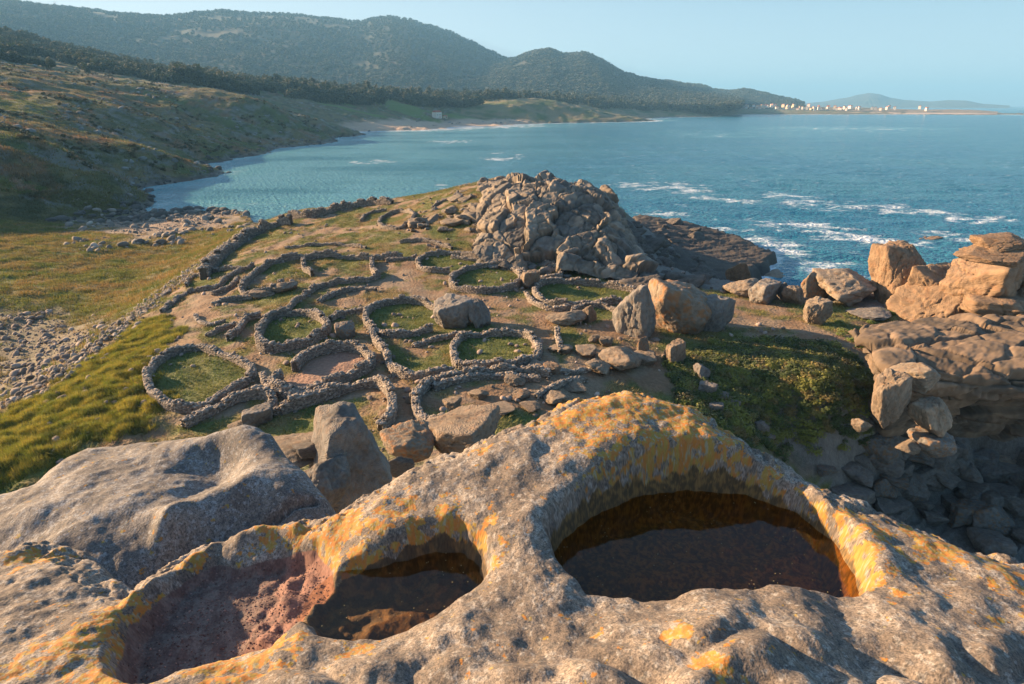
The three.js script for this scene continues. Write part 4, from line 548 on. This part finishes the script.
function cliffSheet(rows, nu, nv, st, amp, tones, flat) {                     // rows of [px, py, D] from the foot up
  const curves = rows.map((r) => new THREE.CatmullRomCurve3(r.map(([a, b, D]) => new THREE.Vector3(...PD(a, b, flat ? D * 0.829 / Math.cos(azPx(a, b)) : D))))), pos = [], col = [], idx = [], W = nu + 1, q = new THREE.Vector3();
  for (let i = 0; i <= nu; i++) { const c = new THREE.CatmullRomCurve3(curves.map((k) => k.getPoint(i / nu)), false, 'centripetal'); for (let j = 0; j <= nv; j++) { c.getPoint(j / nv, q); pos.push(q.x, q.y, q.z); } }
  for (let i = 0; i < nu; i++) for (let j = 0; j < nv; j++) { const a = i * (nv + 1) + j; idx.push(a, a + nv + 1, a + nv + 2, a, a + nv + 2, a + 1); }
  const g = new THREE.BufferGeometry(); g.setAttribute('position', new THREE.Float32BufferAttribute(pos, 3)); g.setIndex(idx); g.computeVertexNormals(); const n = g.attributes.normal, p = g.attributes.position;
  for (let k = 0; k < p.count; k++) {
    const x = p.getX(k), y = p.getY(k), z = p.getZ(k), wx = x + 0.7 * fb3(x * 0.4, y * 0.4, z * 0.4, 2), [a, b, id, tl] = cells(wx * st[0], y * st[1], z * st[2]), [c, d, id2, tl2] = cells(wx * st[0] * 2.6 + 5, y * st[1] * 2.6, z * st[2] * 2.6);
    const e = amp * (0.75 * (id - 0.5) + 1.1 * tl + 0.28 * sst(0, 0.10, b - a) + 0.20 * (id2 - 0.5) + 0.35 * tl2 + 0.10 * sst(0, 0.12, d - c) + 0.12 * fb3(x * 1.1, y * 1.1, z * 1.1, 3)) - 0.3 * amp;
    p.setXYZ(k, x + n.getX(k) * e, y + n.getY(k) * e, z + n.getZ(k) * e);
    const t = 1 + 0.5 * (id2 - 0.5) + 0.45 * fb3(x * 1.7, y * 1.7, z * 1.7, 3), m = mixc(tones[0], tones[1], sst(-0.3, 0.35, fb3(x * 0.35, y * 0.35, z * 0.35, 3) + 0.5 * (id - 0.5))); col.push(m[0] * t, m[1] * t, m[2] * t);
  }
  g.setAttribute('color', new THREE.Float32BufferAttribute(col, 3)); g.computeVertexNormals(); return g;
}
const cliffMat = new THREE.MeshStandardMaterial({ vertexColors: true, roughness: 0.95 });
{
  const g = grp('gully_cliff'); tag(g, 'bedded rock wall with ledges overhanging the dark gully', 'cliff');
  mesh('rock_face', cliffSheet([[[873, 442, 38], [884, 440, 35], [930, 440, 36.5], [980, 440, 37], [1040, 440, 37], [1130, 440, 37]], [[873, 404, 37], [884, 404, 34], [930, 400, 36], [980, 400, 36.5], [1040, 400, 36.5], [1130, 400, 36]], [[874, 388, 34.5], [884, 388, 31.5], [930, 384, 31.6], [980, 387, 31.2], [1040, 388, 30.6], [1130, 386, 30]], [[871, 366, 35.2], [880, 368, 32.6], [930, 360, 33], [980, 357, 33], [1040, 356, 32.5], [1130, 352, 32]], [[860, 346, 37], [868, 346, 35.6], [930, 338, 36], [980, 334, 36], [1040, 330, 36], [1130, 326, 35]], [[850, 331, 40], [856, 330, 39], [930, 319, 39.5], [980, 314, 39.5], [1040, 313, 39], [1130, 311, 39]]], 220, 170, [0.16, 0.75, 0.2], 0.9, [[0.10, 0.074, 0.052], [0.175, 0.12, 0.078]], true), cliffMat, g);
}
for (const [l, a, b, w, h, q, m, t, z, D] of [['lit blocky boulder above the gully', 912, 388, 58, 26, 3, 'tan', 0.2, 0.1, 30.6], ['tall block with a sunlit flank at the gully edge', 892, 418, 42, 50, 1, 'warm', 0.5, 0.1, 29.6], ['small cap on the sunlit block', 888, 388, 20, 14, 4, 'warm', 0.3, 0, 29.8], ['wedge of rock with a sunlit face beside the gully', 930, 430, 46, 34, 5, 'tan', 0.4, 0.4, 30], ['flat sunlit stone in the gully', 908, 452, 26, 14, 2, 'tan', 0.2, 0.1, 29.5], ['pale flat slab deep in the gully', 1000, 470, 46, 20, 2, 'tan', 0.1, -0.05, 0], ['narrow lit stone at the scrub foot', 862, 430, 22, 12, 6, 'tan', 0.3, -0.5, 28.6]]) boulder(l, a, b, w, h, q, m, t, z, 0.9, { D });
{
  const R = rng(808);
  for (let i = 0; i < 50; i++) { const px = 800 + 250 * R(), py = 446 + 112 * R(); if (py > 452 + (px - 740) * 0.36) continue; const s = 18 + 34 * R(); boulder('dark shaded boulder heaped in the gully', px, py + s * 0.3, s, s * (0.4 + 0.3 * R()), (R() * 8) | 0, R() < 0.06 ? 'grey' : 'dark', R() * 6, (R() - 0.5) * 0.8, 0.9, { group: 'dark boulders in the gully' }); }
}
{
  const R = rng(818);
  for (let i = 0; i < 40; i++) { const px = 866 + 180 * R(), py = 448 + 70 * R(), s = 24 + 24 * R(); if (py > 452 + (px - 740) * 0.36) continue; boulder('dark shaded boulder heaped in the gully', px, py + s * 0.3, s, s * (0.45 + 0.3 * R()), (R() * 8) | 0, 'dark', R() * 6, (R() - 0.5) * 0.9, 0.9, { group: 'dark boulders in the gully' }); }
  boulder('squat stone propping up the sunlit wedge', 932, 452, 50, 28, 4, 'grey', 0.3, 0, 0.9, { D: 30.3 });
}
// ---------- the rocky outcrop on the headland ----------
{
  const R = rng(909), g = grp('rocky_outcrop'); tag(g, 'craggy granite outcrop rising behind the ring walls', 'outcrop');
  const BO = [61, 62, 63, 64, 65].map((s) => rockGeo(s, 9, { planes: 12, k: 20, rough: 0.10, crack: 0.08 }));
  mesh('crag_face', cliffSheet([[[472, 249, 56.2], [480, 259, 53.7], [500, 267, 52.2], [520, 272, 51.4], [545, 276, 50.8], [575, 276, 51.0], [605, 280, 50.6], [635, 286, 50.2], [660, 284, 50]], [[478, 220, 62], [484, 228, 58], [505, 236, 55.5], [525, 240, 54.5], [548, 241, 54], [575, 240, 54], [602, 243, 54], [628, 252, 54], [648, 270, 54]], [[482, 202, 66], [494, 204, 62], [508, 208, 59.5], [530, 208, 58.5], [552, 208, 58], [578, 208, 58], [600, 212, 58], [616, 228, 58], [636, 252, 58]], [[480, 190, 72], [496, 184, 69], [517, 177, 67], [535, 185, 64], [548, 178, 65], [570, 186, 64], [592, 185, 64], [608, 198, 63], [622, 230, 63]], [[482, 189, 82], [497, 184, 80], [517, 178, 80], [535, 186, 78], [548, 180, 78], [570, 188, 76], [592, 189, 76], [612, 208, 74], [632, 240, 72]]], 300, 190, [0.30, 0.17, 0.30], 1.15, [[0.12, 0.104, 0.088], [0.215, 0.17, 0.125]]), cliffMat, g);
  const poly = [[420, 205], [470, 185], [512, 172], [560, 178], [606, 184], [614, 205], [622, 235], [638, 262], [645, 274], [600, 272], [560, 266], [520, 262], [488, 250], [476, 236], [470, 222], [440, 214]];
  let made = 0;
  for (let i = 0; i < 3000 && made < 70; i++) {
    const px = lerp(425, 645, R()), py = lerp(172, 274, R()); if (sdPoly(poly, px, py) < 0) continue; if (px < 480 && R() < 0.5) continue; if (px > 480 && py > 195 && py < 255 && R() < 0.8) continue;
    const q = ground(px, py); if (q.y < 6) continue; const dep = -q.z * CP + (EYE - q.y) * SP, st = sst(470, 520, px), s = dep / FPX * lerp(4, 7.5, st) * (0.5 + 1.0 * R() * R()), o = mesh('rock_block', BO[(R() * 5) | 0], R() < 0.55 ? ML.grey : ML.warm, g); made++;
    o.position.set(q.x, q.y + s * 0.15 * st, q.z); o.scale.set(s * (0.8 + 0.4 * R()), s * (0.8 + 1.5 * st * R()), s); o.rotation.set((R() - 0.5) * 0.7, R() * 6.3, (R() - 0.5) * 0.7);
  }
  for (let i = 0; i < 110; i++) { const px = lerp(408, 492, R() ** 0.7), py = lerp(184, 232, R()), q = ground(px, py); if (R() < 0.4 * sst(215, 200, py) || q.y < 9) continue; const s = 0.25 + 0.8 * R() ** 3, o = mesh('rock_block', BO[(R() * 5) | 0], R() < 0.5 ? ML.warm : ML.tan, g); o.position.set(q.x, q.y, q.z); o.scale.set(s * 1.6, s * 0.6, s); o.rotation.set((R() - 0.5) * 0.4, R() * 6, (R() - 0.5) * 0.4); }
  for (let i = 0; i < 130; i++) { const low = i < 70, px = low ? lerp(618, 705, R()) : lerp(478, 650, R()), py = low ? lerp(222, 288, R()) : 262 + (px - 540) * 0.11 + 12 * R(), q = ground(px, py); if (q.y < 1.5) continue; const s = (low ? 0.5 + 1.1 * R() * R() : 0.25 + 0.5 * R() * R()), o = mesh('rock_block', BO[(R() * 5) | 0], low ? ML.shelf : ML.grey, g); o.position.set(q.x, q.y, q.z); o.scale.set(s * 1.5, s * 0.8, s); o.rotation.set((R() - 0.5) * 0.5, low ? 0.4 + 0.5 * R() : R() * 6, (R() - 0.5) * 0.4); }
  for (const [px, py, w, h] of [[517, 178, 11, 12], [546, 184, 22, 17], [562, 182, 16, 12], [592, 186, 24, 14], [606, 204, 22, 26], [610, 226, 20, 22], [486, 184, 12, 8]]) { const q = ground(px, py + 4), k = (-q.z * CP + (EYE - q.y) * SP) / FPX, o = mesh('rock_block', BO[made++ % 5], ML.warm, g); o.position.set(q.x, q.y + h * k * 0.2, q.z); o.scale.set(w * k * 0.55, h * k * 0.6, w * k * 0.5); o.rotation.set(0.1, px, 0.2); }
}
// ---------- grass, scrub, woods ----------
function tuftGeo(seed, n, spread, w) { const R = rng(seed), pos = []; for (let i = 0; i < n; i++) { const a = R() * 6.28, r = spread * Math.sqrt(R()), x = r * Math.cos(a), z = r * Math.sin(a), b = R() * 6.28, l = 0.5 + 0.5 * R(), lx = (R() - 0.5) * 0.9 * l + x * 0.5, lz = (R() - 0.5) * 0.9 * l + z * 0.5, cx = Math.cos(b) * w, cz = Math.sin(b) * w; pos.push(x - cx, 0, z - cz, x + cx, 0, z + cz, x + lx, l, z + lz); } const g = new THREE.BufferGeometry(); g.setAttribute('position', new THREE.Float32BufferAttribute(pos, 3)); g.computeVertexNormals(); return g; }
const leafMat = () => new THREE.MeshPhysicalMaterial({ color: 0xffffff, roughness: 1, side: THREE.DoubleSide, transmission: 0.3, thickness: 0 });
{
  const R = rng(31), short = [], long = [], field = [], blade = leafMat();
  const ok = (c) => c[1] > c[0] * 0.66 && c[2] < c[1] * 0.52, tint = (c) => { const k = 1.05 + 0.7 * R(); return [c[0] * k * (0.9 + 0.3 * R()), c[1] * k, c[2] * k]; };
  for (let i = 0; i < 120000; i++) { const a = lerp(-0.85, 0.62, R()), D = Math.sqrt(lerp(18 ** 2, 98 ** 2, R())), x = D * Math.sin(a), z = -D * Math.cos(a), h = height(x, z); if (h < 7.2 || h > 16) continue; const c = cover(x, z, h, 0); if (!ok(c)) continue; const s = 0.10 + 0.14 * R() * R(), q = 0.8 + 1.2 * R(); short.push([x, h - 0.01, z, s * 1.4 * q, s, s * 1.4 * q, 0, R() * 6.28, 0, tint(c)]); }
  const bx = ZONE.bank.map((p) => p[0]), bz = ZONE.bank.map((p) => p[1]);
  for (let i = 0; i < 90000; i++) { const x = lerp(Math.min(...bx) - 2, Math.max(...bx) + 2, R()), z = lerp(Math.min(...bz) - 2, Math.max(...bz) + 2, R()); const s0 = sdPoly(ZONE.bank, x, z) + 1.5 * fbm(x * 0.45, z * 0.45, 3); if (s0 < -0.3) continue; const h = height(x, z), m = fbm(x * 0.8, z * 0.8, 3); if (h < 6) continue; const s = 0.14 + 0.15 * R() + 0.16 * Math.max(0, m); const c = mixc(mixc([0.135, 0.155, 0.02], [0.25, 0.22, 0.035], sst(-0.3, 0.4, m + 0.5 * (R() - 0.5))), [0.06, 0.075, 0.015], sst(0.15, 0.4, fbm(x * 0.5 + 90, z * 0.5, 3))); long.push([x, h - 0.02, z, s * 0.9, s, s * 0.9, (R() - 0.5) * 0.4, R() * 6.28, -0.25, tint(c)]); }
  for (let i = 0; i < 90000; i++) { const a = lerp(-0.98, -0.3, R()), D = Math.sqrt(lerp(40 ** 2, 175 ** 2, R())), x = D * Math.sin(a), z = -D * Math.cos(a), h = height(x, z); if (h < 1.2 || h > 7.5) continue; const c = cover(x, z, h, 0); if (!ok(c)) continue; const s = 0.18 + 0.3 * R() * R() + 0.25 * Math.max(0, fbm(x * 0.3, z * 0.3, 3)); field.push([x, h - 0.03, z, s * 1.6, s, s * 1.6, 0, R() * 6.28, 0, tint(c)]); }
  for (let i = 0; i < 60000; i++) { const a = lerp(-0.95, -0.28, R()), D = lerp(165, 520, R() ** 1.4), x = D * Math.sin(a), z = -D * Math.cos(a), h = height(x, z); if (h < 1.0) continue; const c = cover(x, z, h, 0), s = 0.35 + 0.5 * R() * R(); if (c[2] > c[1] * 0.8) continue; field.push([x, h - 0.05, z, s * 2.2, s, s * 2.2, 0, R() * 6.28, 0, tint(c)]); }
  const g = grp('grass'); tag(g, 'grass growing on the plateau, the bank and the isthmus', 'grass', null, 'stuff');
  scatter('short_grass', tuftGeo(1, 12, 0.8, 0.05), blade, short, g); scatter('long_grass', tuftGeo(2, 16, 0.55, 0.035), blade, long, g); scatter('field_grass', tuftGeo(3, 12, 0.8, 0.06), blade, field, g);
  console.log('tufts', short.length, long.length, field.length);
}
function clumpGeo(seed, n, leaf, dome) { const R = rng(seed), pos = []; const v = new THREE.Vector3(), t = new THREE.Vector3(), b = new THREE.Vector3(); for (let i = 0; i < n; i++) { v.set(R() * 2 - 1, dome ? R() : R() * 2 - 1, R() * 2 - 1).normalize(); const r = 0.55 + 0.45 * Math.sqrt(R()), c = v.clone().multiplyScalar(r * (1 + 0.35 * n3(v.x * 2 + seed, v.y * 2, v.z * 2))); t.set(R() - 0.5, R() - 0.5, R() - 0.5).cross(v).normalize(); b.crossVectors(v, t).addScaledVector(v, (R() - 0.3) * 1.2).normalize(); const l = leaf * (0.6 + 0.8 * R()); pos.push(c.x - t.x * l, c.y - t.y * l, c.z - t.z * l, c.x + t.x * l, c.y + t.y * l, c.z + t.z * l, c.x + b.x * l * 1.8, c.y + b.y * l * 1.8, c.z + b.z * l * 1.8); } const g = new THREE.BufferGeometry(); g.setAttribute('position', new THREE.Float32BufferAttribute(pos, 3)); g.computeVertexNormals(); return g; }
{
  const R = rng(41), items = [[], []], xs = ZONE.scrub.map((p) => p[0]), zs = ZONE.scrub.map((p) => p[1]);
  for (let i = 0; i < 9000; i++) { const x = lerp(Math.min(...xs) - 3, Math.max(...xs) + 2, R()), z = lerp(Math.min(...zs) - 2, Math.max(...zs) + 6, R()), s0 = sdPoly(ZONE.scrub, x, z) + 1.2 * fbm(x * 0.5, z * 0.5, 3); if (s0 < 0) continue; const h = height(x, z); if (h < 4.6) continue; const m = fbm(x * 0.5 + 4, z * 0.5, 3), s = 0.16 + 0.3 * R() * R(), t = m + 0.5 * (R() - 0.5); let c = mixc([0.055, 0.08, 0.014], [0.20, 0.20, 0.03], sst(-0.25, 0.3, t)); c = mixc(c, [0.21, 0.14, 0.045], sst(0.12, 0.4, fbm(x * 0.9 + 30, z * 0.9, 2)) * 0.8); items[i & 1].push([x, h + s * 0.1, z, s * 1.25, s, s * 1.25, 0, R() * 6.28, 0, c]); }
  // tufts of green in the ledges of the massif
  for (let i = 0; i < 260; i++) { const px = lerp(830, 1000, R()), py = lerp(312, 352, R()), q = ground(px, py); if (fbm(q.x * 0.4, q.z * 0.4, 2) < 0.05) continue; const s = 0.12 + 0.14 * R(); items[i & 1].push([q.x, q.y + 0.05, q.z, s * 1.6, s, s * 1.6, 0, R() * 6, 0, [0.12, 0.16, 0.02]]); }
  const g = grp('scrub'); tag(g, 'low gorse and heather scrub on the slope above the gully', 'scrub', null, 'stuff');
  items.forEach((it, k) => scatter('bushes', clumpGeo(70 + k, 170, 0.13, true), leafMat(), it, g));
}
{
  const tree = (seed, tall) => { const R = rng(seed), parts = []; const tr = new THREE.CylinderGeometry(0.10, 0.22, tall ? 8 : 5, 5); tr.translate(0, tall ? 4 : 2.5, 0); tr.deleteAttribute('uv'); const ng = tr.toNonIndexed(); parts.push(ng); const n = 7; for (let i = 0; i < n; i++) { const c = clumpGeo(seed * 9 + i, 30, 0.42, false), s = 1.0 + 1.0 * R(), a = R() * 6.28, r = 1.7 * R(); c.scale(s * 1.1, s * 0.8, s * 1.1); c.translate(r * Math.cos(a), (tall ? 6.5 : 3.4) + 4.4 * i / n + R(), r * Math.sin(a)); parts.push(c); } const g = mergeGeometries(parts); return g; };
  const TG = [tree(1, true), tree(2, false), tree(3, false)], R = rng(51), items = [[], [], []];
  const edges = [[-120, 520, 1150], [0, 560, 1180], [60, 575, 1180], [100, 600, 1180], [200, 650, 1180], [300, 755, 1200], [345, 775, 1200], [400, 850, 1180], [440, 900, 1180], [500, 985, 1250], [520, 1130, 1600], [600, 1250, 1700], [640, 1400, 1800], [715, 1560, 2050], [745, 2240, 2290]];
  for (let i = 0; i < 26000; i++) {
    const px = lerp(-110, 740, R()); let k = 1; while (k < edges.length - 1 && edges[k][0] < px) k++; const u = (px - edges[k - 1][0]) / (edges[k][0] - edges[k - 1][0]), d1 = lerp(edges[k - 1][1], edges[k][1], u), d2 = lerp(edges[k - 1][2], edges[k][2], u), D = lerp(d1, d2, R() ** 1.5);
    const [x, , z] = PD(px, 105, D), h = height(x, z); if (h < 3.5) continue; const open = fbm(x / 130 + 8, z / 130, 3); if (open > 0.2 || R() < 0.3) continue; if (px < 120 && D < 700 && open > -0.05) continue;
    const s = (0.5 + 0.9 * R() ** 1.5) * (px > 180 ? 1.3 : 0.85) * (0.8 + 0.5 * fbm(x / 45, z / 45, 2)), t = R(), c = mixc([0.028, 0.045, 0.015], [0.075, 0.075, 0.026], t * t); items[px > 280 && R() < 0.4 ? 0 : 1 + (i & 1)].push([x, h - 0.3, z, s, s, s, 0, R() * 6.28, 0, c]);
  }
  for (let i = 0; i < 5000; i++) { const a = lerp(-0.8, -0.3, R()), D = lerp(200, 620, R()), x = D * Math.sin(a), z = -D * Math.cos(a), h = height(x, z); if (h < 3 || fbm(x / 40, z / 40, 3) < 0.12) continue; const s = 0.10 + 0.14 * R(); items[1 + (i & 1)].push([x, h - 4 * s, z, s * 1.4, s, s * 1.4, 0, R() * 6, 0, mixc([0.05, 0.055, 0.018], [0.13, 0.10, 0.035], R())]); }
  { const T = rng(61); for (const [x, y, z] of hillTrees) { const s = 0.9 + 0.8 * T(), t = T(); items[1 + (T() < 0.5 ? 0 : 1)].push([x, y, z, s * 1.5, s, s * 1.5, 0, T() * 6.28, 0, mixc([0.022, 0.036, 0.014], [0.05, 0.06, 0.022], t * t)]); } console.log('hill trees', hillTrees.length); }
  const g = grp('far_wood'); tag(g, 'pine wood along the far side of the bay', 'wood', null, 'stuff'); items.forEach((it, k) => scatter('trees', TG[k], leafMat(), it, g));
  // pale rocks on the moor
  const rocks = [[], [], []]; for (let i = 0; i < 16000; i++) { const a = lerp(-0.85, 0.02, R()), D = lerp(190, 1000, R()), x = D * Math.sin(a), z = -D * Math.cos(a), h = height(x, z); if (h < 1.2) continue; const w = fbm(x / 55 + 20, z / 55, 4) + (h < 4 ? 0.1 : 0); if (w < 0.22) continue; const s = 0.3 + 1.0 * R() ** 3, t = 0.11 + 0.11 * R(); rocks[i % 3].push([x, h, z, s * 1.3, s * 0.8, s, R() * 0.6, R() * 6, 0, [t * 1.05, t, t * 0.92]]); }
  for (let i = 0; i < 9000; i++) { const a = lerp(-0.75, -0.2, R()), D = lerp(150, 640, R()), x = D * Math.sin(a), z = -D * Math.cos(a), h = height(x, z); if (h < -0.4 || h > 2.2) continue; const s = 0.3 + 1.1 * R() ** 3, t = 0.05 + 0.1 * R() * R(); rocks[i % 3].push([x, h, z, s * 1.3, s * 0.7, s, R() * 0.6, R() * 6, 0, [t * 1.1, t * 0.95, t * 0.82]]); }
  const gr = grp('moor_rocks'); tag(gr, 'pale rocks scattered over the moor beyond the bay', 'rocks', null, 'stuff'); rocks.forEach((it, k) => scatter('rocks', pebbleGeo[k], pebbleMat, it, gr));
}
// ---------- houses and masts ----------
{
  const gable = (w, d, h, r) => { const s = new THREE.Shape([[-d / 2 - 0.3, 0], [d / 2 + 0.3, 0], [0, r]].map((p) => new THREE.Vector2(...p))), g = new THREE.ExtrudeGeometry(s, { depth: w + 0.6, bevelEnabled: false }); g.translate(0, h, -w / 2 - 0.3); g.rotateY(Math.PI / 2); return g; };
  const white = new THREE.MeshStandardMaterial({ color: 0xd6cec2, roughness: 0.9 }), tile = new THREE.MeshStandardMaterial({ color: 0xa4553a, roughness: 0.9 }), glass = new THREE.MeshStandardMaterial({ color: 0x26303a, roughness: 0.3 }), cream = new THREE.MeshStandardMaterial({ color: 0xd9c6a8, roughness: 0.9 });
  const house = (label, group, x, y, z, w, d, h, turn, wallMat, detail) => { const g = grp('house'); tag(g, label, 'house', group); const b = new THREE.BoxGeometry(w, h + (detail ? 1 : 4), d); b.translate(0, h / 2 - (detail ? 0.5 : 2), 0); const wm = mesh('wall', b, wallMat, g); mesh('roof', gable(w, d, h, d * 0.28), tile, g); if (detail) { for (const u of [-0.3, 0, 0.3]) { const p = new THREE.BoxGeometry(1, 1.3, 0.1); p.translate(u * w, h * 0.55, d / 2 + 0.03); mesh('window', p, glass, g); } const dr = new THREE.BoxGeometry(1.1, 2.1, 0.1); dr.translate(w * 0.15, 1.05, d / 2 + 0.03); mesh('door', dr, tile, g); } g.position.set(x, y, z); g.rotation.y = turn; return g; };
  { const q = PD(437, 116, 835), y = height(q[0], q[2]); house('white house with a red roof above the sandy beach', null, q[0], y, q[2], 10, 8, 7, 0.9, white, true); }
  { const q = PD(445, 115, 840), y = height(q[0], q[2]); house('low annex beside the white beach house', null, q[0], y, q[2], 5, 4, 2.6, 0.9, cream, true); }
  { const q = PD(300, 95, 790), y = height(q[0], q[2]); house('lone pale house among the trees behind the moor', null, q[0], y + 3, q[2], 9, 7, 6, 0.2, white, true); }
  const R = rng(71); for (let i = 0; i < 86; i++) { const px = i < 52 ? lerp(714, 812, R()) : lerp(800, 935, R() ** 1.4), [x, y, z] = PD(px, px < 812 ? lerp(105.5, 110, R()) : lerp(107, 110, R()), 2200 + 80 * R()); house('small pale house of the far village', 'far village houses', x, y, z, 5 + 4 * R(), 5 + 2 * R(), 3 + 2 * R(), R() * 3, R() < 0.75 ? white : cream, false); }
  const steel = new THREE.MeshStandardMaterial({ color: 0xcfd4d6, roughness: 0.5 });
  for (const [px, py] of [[4, 8], [12, 9], [20, 10], [31, 11], [58, 14.5]]) { const [x, y, z] = PD(px, py, 3600 + px * 0.6), g = grp('wind_turbine'); tag(g, 'tiny wind turbine on the far ridge', 'wind turbine', 'wind turbines on the ridge'); const t = new THREE.CylinderGeometry(0.9, 1.9, 52, 8); t.translate(0, 18, 0); mesh('tower', t, steel, g); const n = new THREE.BoxGeometry(3, 3, 6); n.translate(0, 45, 0); mesh('nacelle', n, steel, g); for (let k = 0; k < 3; k++) { const b = new THREE.ConeGeometry(1, 22, 5); b.translate(0, 11, 0); b.rotateZ(k * 2.094 + px); b.translate(0, 45, 4); mesh('blade', b, steel, g); } g.position.set(x, y, z); }
  for (const [px, py, l] of [[210, 20.5, 'lattice mast on the saddle of the far ridge'], [270, 21.5, 'thin mast on the middle of the far ridge'], [321, 25, 'thickest mast on the far ridge'], [392, 24.5, 'mast on the rounded summit of the far ridge']]) { const [x, y, z] = PD(px, py, 3600 + px * 0.6), m = new THREE.CylinderGeometry(0.8, 1.6, 48, 6); m.translate(0, 6, 0); const o = mesh('mast', m, steel); o.position.set(x, y, z); tag(o, l, 'mast'); }
}
buildLand();
renderer.render(scene, camera);
